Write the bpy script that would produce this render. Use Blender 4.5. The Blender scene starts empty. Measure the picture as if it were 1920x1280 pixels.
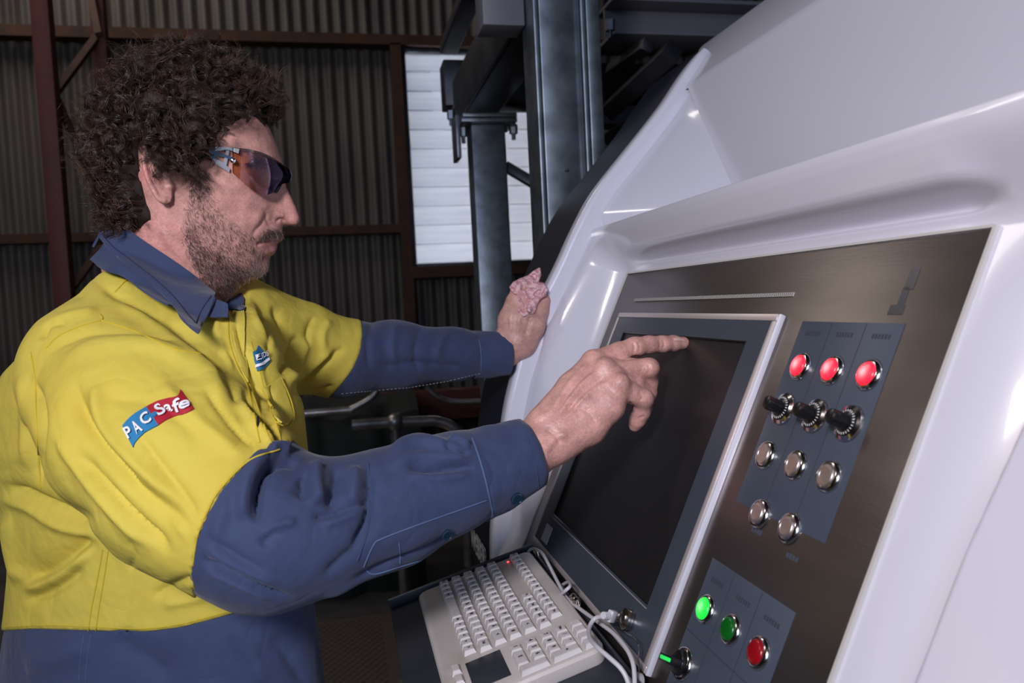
import bpy, bmesh, math, random
import numpy as np
from mathutils import Vector, Matrix
from mathutils.bvhtree import BVHTree
random.seed(7); np.random.seed(7)
SC = bpy.context.scene
COL = SC.collection
# ------------------------------------------------------------------ camera
FPX = 1430.0
CAMP = np.array([0.0, 0.0, 1.45])
def nz(v):
    v = np.array(v, float); return v/np.linalg.norm(v)
_u = nz((-320, -58, 1430)); _up = -nz((.05, 1, .052)); _up = nz(_up-(_up@_u)*_u); _x = np.cross(_u, _up)
RW = np.array([_x, _u, _up])                 # camera axes (right, down, forward) -> world
_v = nz((-.39, 1, -.047)); _v = nz(_v-(_v@_u)*_u)
TW = RW@(-_v); NW = RW@np.cross(_u, _v)      # console plane: up along the slope, outward normal
DPL = .38
cam = bpy.data.cameras.new('camera'); camo = bpy.data.objects.new('camera', cam); COL.objects.link(camo)
cam.sensor_width = 36; cam.lens = 36*FPX/1920; cam.clip_start = .02; cam.clip_end = 200
Mx = Matrix.Identity(4)
for i in range(3):
    Mx[i][0] = RW[i][0]; Mx[i][1] = -RW[i][1]; Mx[i][2] = -RW[i][2]; Mx[i][3] = CAMP[i]
camo.matrix_world = Mx
SC.camera = camo
cam.dof.use_dof = True; cam.dof.focus_distance = .86; cam.dof.aperture_fstop = 8.0
# ------------------------------------------------------------------ light
def area(name, loc, target, size, power, col, sizey=None):
    l = bpy.data.lights.new(name, 'AREA'); l.energy = power; l.color = col
    l.shape = 'RECTANGLE' if sizey else 'DISK'; l.size = size
    if sizey: l.size_y = sizey
    o = bpy.data.objects.new(name, l); COL.objects.link(o); o.location = loc
    o.rotation_euler = (Vector(target)-Vector(loc)).to_track_quat('-Z', 'Y').to_euler()
    return o
area('flash', (-.42, -.35, 1.86), (-.10, .9, 1.30), .22, 16.0, (1.0, .92, .94))
area('daylight_door', (-1.5, -2.9, 2.7), (.3, .6, 1.3), 2.2, 66.0, (.52, .69, 1.0), 2.0)
area('daylight_roof_sheet', (-2.0, 4.35, 4.8), (-1.2, 5.1, 2.6), 2.4, 36.0, (1.0, .92, .84), .5)
area('added_floor_fill', (-2.6, 1.5, 3.5), (-.4, 2.8, .1), .42, 12.0, (1.0, .90, .84), .30)  # added fill for the dark floor plate, also glints on the hood end panel
wd = bpy.data.worlds.new('world'); SC.world = wd; wd.use_nodes = True
wn = wd.node_tree.nodes; wn['Background'].inputs[0].default_value = (.84, .86, .92, 1); wn['Background'].inputs[1].default_value = 23.0
SC.view_settings.view_transform = 'Standard'; SC.view_settings.look = 'None'
SC.view_settings.exposure = 0.0; SC.view_settings.gamma = 1; SC.view_settings.use_curve_mapping = False
# ------------------------------------------------------------------ helpers
def ray(px, py):
    px = np.asarray(px, float); py = np.asarray(py, float)
    return np.stack([(px-960)/FPX, (py-640)/FPX, np.ones_like(px)], -1)
def at(px, py, z):
    'world point seen at a photograph pixel at camera depth z'
    return (ray(px, py)*np.asarray(z, float)[..., None])@RW.T+CAMP
def aty(px, py, Y):
    r = ray(px, py)@RW.T
    return r*(np.asarray(Y)/r[..., 1])[..., None]+CAMP
def topx(P):
    c = (np.asarray(P)-CAMP)@RW
    return c[..., 0]/c[..., 2]*FPX+960, c[..., 1]/c[..., 2]*FPX+640, c[..., 2]
def PT(t, Y, h=0.0):
    t = np.asarray(t, float)[..., None]; Y = np.asarray(Y, float)[..., None]; h = np.asarray(h, float)[..., None]
    return CAMP+t*TW+(h-DPL)*NW+Y*np.array([0, 1.0, 0])
def mat(name, col, rough=.5, metal=0.0, bump=None, noise=None, emit=None, kw_crease=None, **kw):
    m = bpy.data.materials.new(name); m.use_nodes = True
    nt = m.node_tree; b = nt.nodes['Principled BSDF']
    b.inputs['Base Color'].default_value = (*col, 1); b.inputs['Roughness'].default_value = rough
    b.inputs['Metallic'].default_value = metal
    for k, v in kw.items():
        b.inputs[k.replace('_', ' ')].default_value = v
    if emit: b.inputs['Emission Color'].default_value = (*emit[0], 1); b.inputs['Emission Strength'].default_value = emit[1]
    tc = nt.nodes.new('ShaderNodeTexCoord')
    def nz_(scale, detail=4, stretch=(1, 1, 1)):
        mp = nt.nodes.new('ShaderNodeMapping'); mp.inputs['Scale'].default_value = stretch
        nt.links.new(tc.outputs['Object'], mp.inputs[0])
        n = nt.nodes.new('ShaderNodeTexNoise'); n.inputs['Scale'].default_value = scale; n.inputs['Detail'].default_value = detail
        nt.links.new(mp.outputs[0], n.inputs['Vector']); return n
    if noise:      # (scale, colour2, low, high, stretch)
        n = nz_(noise[0], 6, noise[4] if len(noise) > 4 else (1, 1, 1))
        r = nt.nodes.new('ShaderNodeMapRange'); r.inputs[1].default_value = noise[2]; r.inputs[2].default_value = noise[3]
        nt.links.new(n.outputs['Fac'], r.inputs[0])
        mx = nt.nodes.new('ShaderNodeMix'); mx.data_type = 'RGBA'
        mx.inputs[6].default_value = (*col, 1); mx.inputs[7].default_value = (*noise[1], 1)
        nt.links.new(r.outputs[0], mx.inputs[0]); nt.links.new(mx.outputs[2], b.inputs['Base Color'])
    cre = kw_crease
    if bump:       # list of (scale, distance, stretch)
        prev = None
        for bp in bump:
            n = nz_(bp[0], 3, bp[2] if len(bp) > 2 else (1, 1, 1))
            bn = nt.nodes.new('ShaderNodeBump'); bn.inputs['Distance'].default_value = bp[1]
            bn.inputs['Strength'].default_value = 1.0
            nt.links.new(n.outputs['Fac'], bn.inputs['Height'])
            if prev: nt.links.new(prev.outputs[0], bn.inputs['Normal'])
            prev = bn
        for (sc, dist_, st) in (cre or ()):      # sharp little creases: |noise - .5|
            n = nz_(sc, 2.5, st); n.inputs['Distortion'].default_value = .5
            s1 = nt.nodes.new('ShaderNodeMath'); s1.operation = 'SUBTRACT'; s1.inputs[1].default_value = .5
            s2 = nt.nodes.new('ShaderNodeMath'); s2.operation = 'ABSOLUTE'; s3 = nt.nodes.new('ShaderNodeMath'); s3.operation = 'POWER'; s3.inputs[1].default_value = 1.0
            nt.links.new(n.outputs['Fac'], s1.inputs[0]); nt.links.new(s1.outputs[0], s2.inputs[0]); nt.links.new(s2.outputs[0], s3.inputs[0])
            bn = nt.nodes.new('ShaderNodeBump'); bn.inputs['Distance'].default_value = dist_
            nt.links.new(s3.outputs[0], bn.inputs['Height']); nt.links.new(prev.outputs[0], bn.inputs['Normal']); prev = bn
        nt.links.new(prev.outputs[0], b.inputs['Normal'])
    return m
def vcol(m, attr='col', fac=1.0):
    nt = m.node_tree; a = nt.nodes.new('ShaderNodeAttribute'); a.attribute_name = attr
    nt.links.new(a.outputs['Color'], nt.nodes['Principled BSDF'].inputs['Base Color'])
def empty(name, loc, label=None, cat=None, group=None, kind=None):
    o = bpy.data.objects.new(name, None); COL.objects.link(o); o.location = Vector([float(c) for c in loc]); o.empty_display_size = .05
    return tag(o, label, cat, group, kind)
def tag(o, label=None, cat=None, group=None, kind=None):
    if label: o['label'] = label
    if cat: o['category'] = cat
    if group: o['group'] = group
    if kind: o['kind'] = kind
    return o
def par(o, p):
    if p is not None:
        o.parent = p
        L = Matrix.Identity(4); q = p
        while q is not None:
            L = Matrix.Translation(-q.location) @ L if q.parent is None else L
            q = q.parent
        o.matrix_parent_inverse = L if p.parent is None else Matrix.Identity(4)
    return o
def mobj(name, V, F, m, parent=None, smooth=False, col=None, kind=None, label=None):
    me = bpy.data.meshes.new(name)
    V = np.asarray(V, np.float32).reshape(-1, 3)
    if isinstance(F, np.ndarray):
        k = F.shape[1]; me.vertices.add(len(V)); me.vertices.foreach_set('co', V.ravel())
        me.loops.add(F.size); me.loops.foreach_set('vertex_index', F.ravel().astype(np.int32))
        me.polygons.add(len(F)); me.polygons.foreach_set('loop_start', np.arange(0, F.size, k, dtype=np.int32))
        me.update(calc_edges=True)
    else:
        me.from_pydata([tuple(map(float, v)) for v in V], [], [tuple(int(i) for i in f) for f in F])
    if smooth: me.polygons.foreach_set('use_smooth', np.ones(len(me.polygons), bool))
    if col is not None:
        a = me.color_attributes.new('col', 'FLOAT_COLOR', 'POINT')
        c = np.ones((len(V), 4), np.float32); c[:, :3] = col; a.data.foreach_set('color', c.ravel())
    for mm in (m if isinstance(m, (list, tuple)) else [m]): me.materials.append(mm)
    me.update(); me.validate()
    o = bpy.data.objects.new(name, me); COL.objects.link(o)
    if kind: o['kind'] = kind
    if label: o['label'] = label
    if parent is not None: par(o, parent)
    return o
class MB:
    def __init__(s): s.V = []; s.F = []
    def add(s, V, F):
        n = len(s.V); s.V += [tuple(map(float, v)) for v in V]; s.F += [tuple(i+n for i in f) for f in F]; return s
    def hexa(s, P):      # 8 points: bottom ring, top ring
        return s.add(P, [(0, 3, 2, 1), (4, 5, 6, 7), (0, 1, 5, 4), (1, 2, 6, 5), (2, 3, 7, 6), (3, 0, 4, 7)])
    def box(s, x0, x1, y0, y1, z0, z1, fn=None):
        P = [(x0, y0, z0), (x1, y0, z0), (x1, y1, z0), (x0, y1, z0), (x0, y0, z1), (x1, y0, z1), (x1, y1, z1), (x0, y1, z1)]
        if fn: P = [fn(*p) for p in P]
        return s.hexa(P)
    def tube(s, pts, r, n=12, closed=False, cap=True, flat=None):
        pts = [Vector([float(c) for c in p]) for p in pts]; m = len(pts)
        rr = r if isinstance(r, (list, tuple, np.ndarray)) else [r]*m
        nrm = None; rings = []
        for i in range(m):
            if closed: t = pts[(i+1) % m]-pts[i-1]
            else: t = pts[min(i+1, m-1)]-pts[max(i-1, 0)]
            t.normalize()
            if nrm is None:
                nrm = t.orthogonal().normalized()
            else:
                nrm = (nrm-t*nrm.dot(t)).normalized()
            b = t.cross(nrm)
            rings.append([pts[i]+(nrm*math.cos(2*math.pi*k/n)+b*math.sin(2*math.pi*k/n))*rr[i] for k in range(n)])
        V = [v for r_ in rings for v in r_]; F = []
        for i in range(m if closed else m-1):
            j = (i+1) % m
            for k in range(n):
                F.append((i*n+k, i*n+(k+1) % n, j*n+(k+1) % n, j*n+k))
        if cap and not closed: F += [tuple(range(n-1, -1, -1)), tuple((m-1)*n+k for k in range(n))]
        return s.add(V, F)
    def lathe(s, prof, O, ax, n=32):     # prof [(radius, height)]
        ax = Vector([float(c) for c in ax]).normalized(); a = ax.orthogonal().normalized(); b = ax.cross(a); O = Vector([float(c) for c in O])
        V = []; F = []; m = len(prof)
        for r, h in prof:
            for k in range(n):
                an = 2*math.pi*k/n; V.append(O+ax*h+(a*math.cos(an)+b*math.sin(an))*r)
        for i in range(m-1):
            for k in range(n): F.append((i*n+k, i*n+(k+1) % n, (i+1)*n+(k+1) % n, (i+1)*n+k))
        F += [tuple(range(n-1, -1, -1)), tuple((m-1)*n+k for k in range(n))]
        return s.add(V, F)
    def prism(s, poly, fn, h0, h1):      # poly 2D, fn(a,b,h)->point
        n = len(poly); V = [fn(a, b, h0) for a, b in poly]+[fn(a, b, h1) for a, b in poly]
        F = [tuple(range(n-1, -1, -1)), tuple(range(n, 2*n))]+[(i, (i+1) % n, n+(i+1) % n, n+i) for i in range(n)]
        return s.add(V, F)
    def build(s, name, m, parent=None, smooth=False, bevel=0, seg=2, **kw):
        o = mobj(name, s.V, s.F, m, parent, smooth, **kw)
        if bevel or smooth:
            me = o.data; bm = bmesh.new(); bm.from_mesh(me)
            if bevel:
                ed = [e for e in bm.edges if len(e.link_faces) == 2 and e.calc_face_angle(0) > .5]
                bmesh.ops.bevel(bm, geom=ed, offset=bevel, segments=seg, affect='EDGES', profile=.5, clamp_overlap=True)
                for f in bm.faces: f.smooth = True
            for e in bm.edges:
                if len(e.link_faces) == 2 and e.calc_face_angle(0) > .75: e.smooth = False
            bm.to_mesh(me); bm.free()
        return o
def grid_faces(n, m, closeu=False):
    i = np.arange(n if closeu else n-1)[:, None]; j = np.arange(m-1)[None, :]
    a = i*m+j; b = ((i+1) % n)*m+j
    return np.stack([a, b, b+1, a+1], -1).reshape(-1, 4)
def crom(P, n):
    'resample polyline smoothly (Catmull-Rom) to n points'
    P = np.asarray(P, float)
    if len(P) == 2:
        t = np.linspace(0, 1, n)[:, None]; return P[0]*(1-t)+P[1]*t
    Q = np.vstack([2*P[0]-P[1], P, 2*P[-1]-P[-2]])
    d = np.r_[0, np.cumsum(np.linalg.norm(np.diff(P, axis=0), axis=1)**.5)]
    u = np.linspace(0, d[-1], n); k = np.clip(np.searchsorted(d, u, 'right')-1, 0, len(P)-2)
    t = ((u-d[k])/(d[k+1]-d[k]))[:, None]
    p0, p1, p2, p3 = Q[k], Q[k+1], Q[k+2], Q[k+3]
    return .5*((2*p1)+(-p0+p2)*t+(2*p0-5*p1+4*p2-p3)*t*t+(-p0+3*p1-3*p2+p3)*t**3)
def lerp_poly(P, n):
    P = np.asarray(P, float); d = np.r_[0, np.cumsum(np.linalg.norm(np.diff(P, axis=0), axis=1))]
    u = np.linspace(0, d[-1], n); return np.stack([np.interp(u, d, P[:, k]) for k in range(P.shape[1])], 1)
def slab(name, G, th, m, parent, out=None, smooth=True, **kw):
    'closed sheet of thickness th from an (n,m,3) grid of world points'
    n, k = G.shape[:2]
    du = np.gradient(G, axis=0); dv = np.gradient(G, axis=1); N = np.cross(du, dv); N /= np.linalg.norm(N, axis=-1, keepdims=True)+1e-12
    if out is None: out = CAMP-G.reshape(-1, 3).mean(0)
    if (N.reshape(-1, 3).mean(0)@out) < 0: N = -N
    A = G.reshape(-1, 3); B = (G-N*th).reshape(-1, 3); F = grid_faces(n, k); nv = len(A)
    per = [(0, j) for j in range(k)]+[(i, k-1) for i in range(1, n)]+[(n-1, j) for j in range(k-2, -1, -1)]+[(i, 0) for i in range(n-2, 0, -1)]
    ids = [i*k+j for i, j in per]; S = [(ids[q], ids[(q+1) % len(ids)], ids[(q+1) % len(ids)]+nv, ids[q]+nv) for q in range(len(ids))]
    FF = np.vstack([F, F[:, ::-1]+nv, np.array(S)])
    o = mobj(name, np.vstack([A, B]), FF, m, parent, smooth, **kw)
    bm = bmesh.new(); bm.from_mesh(o.data); bmesh.ops.recalc_face_normals(bm, faces=bm.faces)
    for e in bm.edges:
        if len(e.link_faces) == 2 and e.calc_face_angle(0) > .9: e.smooth = False
    bm.to_mesh(o.data); bm.free()
    return o
def text_mesh(s, bold=0.0):
    c = bpy.data.curves.new('t', 'FONT'); c.body = s; c.align_x = 'CENTER'; c.align_y = 'CENTER'; c.offset = bold; c.resolution_u = 3
    o = bpy.data.objects.new('t', c); COL.objects.link(o)
    dg = bpy.context.evaluated_depsgraph_get(); me = bpy.data.meshes.new_from_object(o.evaluated_get(dg))
    V = np.array([v.co[:] for v in me.vertices]).reshape(-1, 3); F = [tuple(p.vertices) for p in me.polygons]
    bpy.data.objects.remove(o); bpy.data.curves.remove(c); bpy.data.meshes.remove(me)
    return V, F
def inst(o, loc=None, parent=None, mw=None):
    c = o.copy(); COL.objects.link(c)
    if parent is not None: c.parent = parent
    return c
def sstep(x): x = np.clip(x, 0, 1); return x*x*(3-2*x)
# ------------------------------------------------------------------ the shed
M = {}
M['sheet'] = mat('corrugated_sheet', (.105, .088, .075), .6, .3, noise=(3.5, (.040, .034, .030), .45, .75, (1, 1, .35)))
M['rust'] = mat('rusty_steel', (.075, .028, .012), .8, .2, noise=(8, (.035, .02, .014), .4, .7))
M['redox'] = mat('red_oxide_paint', (.11, .018, .012), .6, noise=(6, (.05, .012, .01), .4, .8))
M['galv'] = mat('galvanised_steel', (.20, .23, .26), .42, .8, noise=(22, (.11, .13, .15), .35, .7), bump=[(9, .0008)])
M['darksteel'] = mat('dark_steel', (.045, .048, .06), .45, .5, noise=(12, (.025, .025, .03), .4, .7))
M['glass'] = mat('frosted_louvre_glass', (.68, .70, .74), .35, Transmission_Weight=.8, noise=(7, (.52, .55, .62), .4, .7, (.2, 1, 3)))
M['plate'] = mat('checker_plate_steel', (.34, .27, .24), .34, .7)
M['floor'] = mat('floor_concrete', (.08, .075, .07), .7, noise=(3, (.04, .037, .035), .4, .7))
M['cloth_dark'] = mat('dark_green_tarpaulin', (.012, .016, .012), .8)
YW = 5.6
def struct(mb, name, m, **kw):
    return mb.build(name, m, kind='structure', **kw)
struct(MB().box(-5, 4, -4, 8, -.1, 0), 'floor', M['floor'])
struct(MB().box(-5, 4, -4, 8, 4.9, 5.0), 'ceiling', M['darksteel'])
struct(MB().box(-5.1, -5, -4, 8, 0, 5), 'wall_left', M['rust'])
struct(MB().box(4, 4.1, -4, 8, 0, 5), 'wall_right', M['rust'])
struct(MB().box(-5, 4, -4.1, -4, 0, 5), 'wall_front', M['rust'])
# back wall: corrugated sheets, one piece per sheet width and row, round a window opening
wb = empty('wall_back', (0, YW, 0), kind='structure')
WX0, WX1, WZ0, WZ1 = .535, 1.62, 1.745, 3.29
def sheet(x0, x1, z0, z1, yo):
    pitch = .090; n = int((x1-x0)/pitch*8)+1
    xs = np.linspace(x0, x1, n); ys = YW+.03+yo+-.0135*np.sin(xs/pitch*2*math.pi)
    V = np.array([[(x, y, z) for x, y in zip(xs, ys)] for z in (z0, z1)]).reshape(-1, 3)
    mobj('sheet', V, grid_faces(2, n), M['sheet'], wb, True)
for (z0, z1) in ((3.36, 5.0), (2.0, 3.40), (0, 2.04)):
    x = -5.0; k = 0
    while x < 4.0:
        x1 = min(x+.762, 4.0); a, b = x, x1+.03
        yo = (k % 2)*.004+(.012 if z0 == 2.0 else 0)
        if b <= WX0 or a >= WX1 or z0 > 3.3: sheet(a, b, z0, z1, yo)
        elif z0 == 2.0:
            if a < WX0: sheet(a, WX0, z0, z1, yo)
            if b > WX1: sheet(WX1, b, z0, z1, yo)
            if WZ0 > z0 and False: pass
        else:
            if a < WX0: sheet(a, WX0, z0, z1, yo)
            if b > WX1: sheet(WX1, b, z0, z1, yo)
            sheet(max(a, WX0), min(b, WX1), z0, WZ0, yo)
        x = x1; k += 1
# girts (rails) of the wall
struct(MB().box(-5, 4, YW-.10, YW+.01, 3.30, 3.37), 'trim_1', M['rust'])
struct(MB().box(-5, WX0-.08, YW-.09, YW+.01, 1.985, 2.045), 'trim_2', M['rust'])
struct(MB().box(WX0-.09, WX0-.015, YW-.10, YW+.02, 0, 3.31), 'trim_3', M['rust'])
struct(MB().box(WX1+.02, WX1+.09, YW-.10, YW+.02, 0, 3.31), 'trim_4', M['rust'])
struct(MB().box(WX0-.02, WX1+.02, YW-.11, YW+.03, 1.655, 1.735), 'trim_5', M['rust'])
struct(MB().box(-5, 4, YW-.09, YW+.01, .62, .70), 'trim_6', M['redox'])
# louvred window
w1 = empty('window_1', (WX0, YW, WZ0), kind='structure')
fr = MB()
fr.box(WX0-.015, WX0+.02, YW-.03, YW+.05, WZ0-.01, WZ1+.01); fr.box(WX1-.02, WX1+.015, YW-.03, YW+.05, WZ0-.01, WZ1+.01)
fr.box(WX0+.02, WX1-.02, YW-.03, YW+.05, WZ0-.01, WZ0+.015); fr.box(WX0+.02, WX1-.02, YW-.03, YW+.05, WZ1-.015, WZ1+.01)
fr.build('frame', M['darksteel'], w1, bevel=.003)
nb = 11; ph = (WZ1-WZ0-.03)/nb
lv = None
for k in range(nb):
    z = WZ0+.015+k*ph
    if lv is None:
        lv = MB().hexa([(WX0+.02, YW-.022, z+.004), (WX1-.02, YW-.022, z+.004), (WX1-.02, YW-.014, z), (WX0+.02, YW-.014, z),
                        (WX0+.02, YW+.022, z+ph+.006), (WX1-.02, YW+.022, z+ph+.006), (WX1-.02, YW+.030, z+ph+.002), (WX0+.02, YW+.030, z+ph+.002)]).build('louvre', M['glass'], w1)
        base = lv
    else:
        c = inst(base); c.location.z += k*ph
# neighbouring building's pale boards seen through the louvres
nbw = MB()
for k in range(14): nbw.box(.95, 3.2, 7.3+.01*(k % 2), 7.33+.01*(k % 2), 1.2+k*.22, 1.2+k*.22+.205)
nbw.build('trim_7', mat('pale_outside_boards', (.75, .76, .80), .6), kind='structure')
nbw = MB()
for k in range(14): nbw.box(.2, .945, 7.2, 7.23, 1.2+k*.22, 1.2+k*.22+.205)
nbw.build('trim_8', mat('blue_grey_outside_boards', (.16, .23, .30), .6), kind='structure')
# red oxide lattice columns on the left
def bar(mb, a, b, w, d=None):
    a = Vector([float(c) for c in a]); b = Vector([float(c) for c in b]); t = (b-a).normalized()
    s = t.cross(Vector((0, 1, 0))).normalized()*w/2; q = t.cross(s).normalized()*(d or w)/2
    return mb.hexa([a-s-q, a+s-q, a+s+q, a-s+q, b-s-q, b+s-q, b+s+q, b-s+q])
YC = 4.4
lc = empty('lattice_column', aty(112, 520, YC)*np.array([1, 1, 0]), 'rusty red steel lattice column standing left of the man before the corrugated wall', 'column')
def vbar(px, py, w, Y, z0, z1, name, m, parent, d=None):
    p = aty(px, py, Y); mb = MB().box(p[0]-w/2, p[0]+w/2, Y-(d or w)/2, Y+(d or w)/2, z0, z1); return mb.build(name, m, parent, bevel=.004)
vbar(97, 250, .085, YC, 0, 4.9, 'chord', M['redox'], lc)
vbar(190, 100, .075, YC+.4, 0, 4.9, 'chord', M['redox'], lc)
for a, b in (((105, 172), (184, 66)), ((104, 180), (215, 430)), ((186, 66), (165, -40)), ((120, 560), (215, 430))):
    bar(MB(), aty(*a, YC+.05), aty(*b, YC+.38), .035).build('brace', M['rust'], lc)
# ------------------------------------------------------------------ galvanised frame on the right
sf = empty('steel_frame', (aty(910, 300, 2.55)[0], 2.55, 0), 'galvanised and dark bolted steel platform frame rising behind the white machine', 'frame')
def colbox(xl, xr, py, Y, z0, z1, d, name='post', m=None):
    a = aty(xl, py, Y)[0]; b = aty(xr, py, Y)[0]
    return MB().box(a, b, Y, Y+d, z0, z1).build(name, m or M['galv'], sf, bevel=.006), a, b
ZT = aty(905, 232, 2.5)[2]
# post with cap plate (rectangular hollow section)
_, a, b = colbox(884, 948, 250, 2.5, 0, ZT, .10)
MB().box(a-.035, b+.035, 2.47, 2.63, ZT, ZT+.014).build('cap_plate', M['galv'], sf, bevel=.002)
MB().box(a-.03, b+.035, 2.47, 2.63, ZT+.016, ZT+.03).build('cap_plate', M['galv'], sf, bevel=.002)
# main beam on the cap plate running towards the camera: channel with web and flanges
zb = ZT+.03
bm_ = MB(); bm_.box(a-.03, a-.018, 1.72, 2.66, zb, zb+.15); bm_.box(a-.018, a+.09, 1.72, 2.66, zb+.138, zb+.15); bm_.box(a-.018, a+.09, 1.72, 2.66, zb, zb+.012)
bm_.box(a+.03, a+.042, 1.72, 2.66, zb+.012, zb+.138)
bm_.build('beam', M['darksteel'], sf, bevel=.003)
# cross beam behind, and stub outboard
p = aty(832, 160, 2.72)
MB().box(p[0], 1.9, 2.70, 2.80, p[2]-.075, p[2]+.085).build('beam', M['darksteel'], sf, bevel=.004)
MB().box(p[0]-.01, p[0]+.05, 1.2, 2.70, p[2]+.10, p[2]+.14).build('rail', M['darksteel'], sf, bevel=.003)
MB().box(p[0]+.02, p[0]+.10, 2.64, 2.72, p[2]-.10, p[2]-.085).build('gusset', M['galv'], sf)
MB().box(a-.05, a-.036, 2.5, 2.6, ZT-.11, ZT+.03).build('gusset', M['galv'], sf, bevel=.002)
# tall I-section column
Yc = 1.56
xa = aty(1008, 200, Yc)[0]; xb = aty(1036, 200, Yc)[0]; xc = aty(1118, 200, Yc)[0]
ic = MB(); ic.box(xa, xa+.012, Yc, Yc+.10, 0, 4.8); ic.box(xa+.012, xc-.03, Yc+.0, Yc+.012, 0, 4.8)
ic.box(xc-.03, xc-.018, Yc-.012, Yc+.10, 0, 4.8); ic.box(xc-.018, xc+.012, Yc-.012, Yc+.0, 0, 4.8)
ic.build('post', M['galv'], sf, bevel=.003)
xd = aty(1086, 200, Yc)[0]
MB().box(xd, xd+.006, Yc-.006, Yc, 0, 4.8).build('weld_strip', M['galv'], sf)
# diagonal brace between posts
bar(MB(), aty(948, 312, 2.55), aty(1015, 352, 2.5), .032).build('brace', M['darksteel'], sf, bevel=.002)
# hanging box / hopper end and right hand cross beam
q0 = aty(906, 46, 1.62); q1 = aty(985, 46, 1.62)
MB().box(q0[0], q1[0], 1.62, 1.70, q0[2], q0[2]+.5).build('hopper_box', mat('pale_grey_paint', (.12, .12, .145), .5), sf, bevel=.004)
r0 = aty(1135, 72, 2.3); r1 = aty(1135, 18, 2.3)
xb2 = MB(); xb2.box(r0[0], 2.2, 2.30, 2.31, r0[2], r1[2]); xb2.box(r0[0], 2.2, 2.22, 2.38, r0[2]-.012, r0[2]); xb2.box(r0[0], 2.2, 2.22, 2.38, r1[2], r1[2]+.012)
xb2.build('beam', mat('grey_painted_beam', (.13, .13, .155), .5), sf, bevel=.002)
for (c0, c1, w, Y) in (((1142, 208), (1262, 96), .05, 2.3), ((1145, 132), (1215, 84), .035, 2.5), ((1140, 262), (1300, 150), .045, 2.45)):
    bar(MB(), aty(*c0, Y), aty(*c1, Y-.35), w).build('brace', M['darksteel'], sf, bevel=.002)
MB().box(aty(1135, 190, 2.7)[0], 2.2, 2.7, 2.8, aty(1135, 232, 2.7)[2], aty(1135, 178, 2.7)[2]).build('beam', M['darksteel'], sf, bevel=.003)
# nuts and bolts
def bolt(P, r=.012, L=.05, ax=(0, 0, -1)):
    mb = MB(); mb.lathe([(r, 0), (r, r*1.1)], P, ax, 6); mb.lathe([(r*.95, r*1.1), (r*.95, r*2.0)], P, ax, 6)
    mb.lathe([(r*.5, r*2), (r*.5, L)], P, ax, 10); mb.build('bolt', M['galv'], sf)
for (x, y, Y, r) in ((925, 48, 2.3, .014), (915, 64, 2.35, .013), (1003, 22, 2.1, .017), (980, 82, 2.25, .012), (1143, 38, 2.1, .015), (845, 208, 2.66, .014), (962, 234, 2.55, .015), (868, 240, 2.55, .014)):
    bolt(aty(x, y, Y), r)
bolt(aty(1061, 318, Yc-.002), .004, .01, (0, -1, 0))
# ------------------------------------------------------------------ handrail behind the machine
YR = 2.9
M['rail'] = mat('worn_galvanised_pipe', (.36, .33, .32), .38, .8, noise=(18, (.18, .16, .15), .4, .7))
hr = empty('handrail', aty(757, 1215, YR)*np.array([1, 1, 0]), 'grey pipe handrail with a ball joint and bent end behind the outstretched arms', 'handrail')
J = aty(741, 791, YR)
MB().tube([aty(660, 797, YR), aty(700, 794, YR), J], .021, 16).build('rail', M['rail'], hr, smooth=True)
pts = crom([J, aty(790, 790, YR), aty(815, 789, YR), aty(842, 797, YR), aty(862, 815, YR), aty(872, 842, YR), aty(876, 900, YR), aty(880, 1060, YR)], 40)
MB().tube(pts, .021, 16).build('rail', M['rail'], hr, smooth=True)
MB().tube([(J[0], YR, 0.0165), (J[0], YR, J[2])], .020, 16).build('post', M['rail'], hr, smooth=True)
MB().lathe([(.001, -.034)]+[(.034*math.cos(a), .034*math.sin(a)) for a in np.linspace(-1.4, 1.4, 14)]+[(.001, .034)], J, (0, 0, 1), 24).build('ball_joint', M['rail'], hr, smooth=True)
MB().lathe([(.05, 0), (.05, .01), (.03, .014)], (J[0], YR, .0165), (0, 0, 1), 20).build('foot_plate', M['rail'], hr, smooth=True)
MB().tube([aty(560, 740+36, 3.6), aty(660, 768, 3.6)], .018, 12).build('rail', M['rail'], hr, smooth=True)
MB().tube(crom([aty(655, 768, 3.6), aty(676, 758, 3.6), aty(700, 742, 3.6), aty(715, 715, 3.6)], 12), .016, 12).build('rail', M['rail'], hr, smooth=True)
MB().tube(crom([aty(800, 725, 3.6), aty(820, 742, 3.6), aty(845, 752, 3.6), aty(905, 752, 3.6)], 14), .012, 12).build('rail', M['rail'], hr, smooth=True)
# dark red beam and tarpaulin covered stack in the gloom
tag(MB().box(-1.6, 1.4, 4.3, 4.4, .80, .97).build('steel_beam', M['redox'], bevel=.004), 'dark red horizontal steel beam low in the gloom behind the handrail', 'beam')
MBp = MB(); G = []
xs = np.linspace(-.75, .35, 30); 
for y, zz in ((3.9, 0), (3.86, .35), (3.84, .7), (3.86, .92), (4.0, .99), (4.2, .99)):
    G.append([(x, y+.03*math.sin(x*19+zz*4)+.015*math.sin(x*41), zz+(.012*math.sin(x*23) if zz > .5 else 0)) for x in xs])
o = slab('tarpaulin', np.array(G), .004, M['cloth_dark'], None); tag(o, 'dark green tarpaulin draped over a stack behind the handrail', 'tarpaulin')
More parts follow.
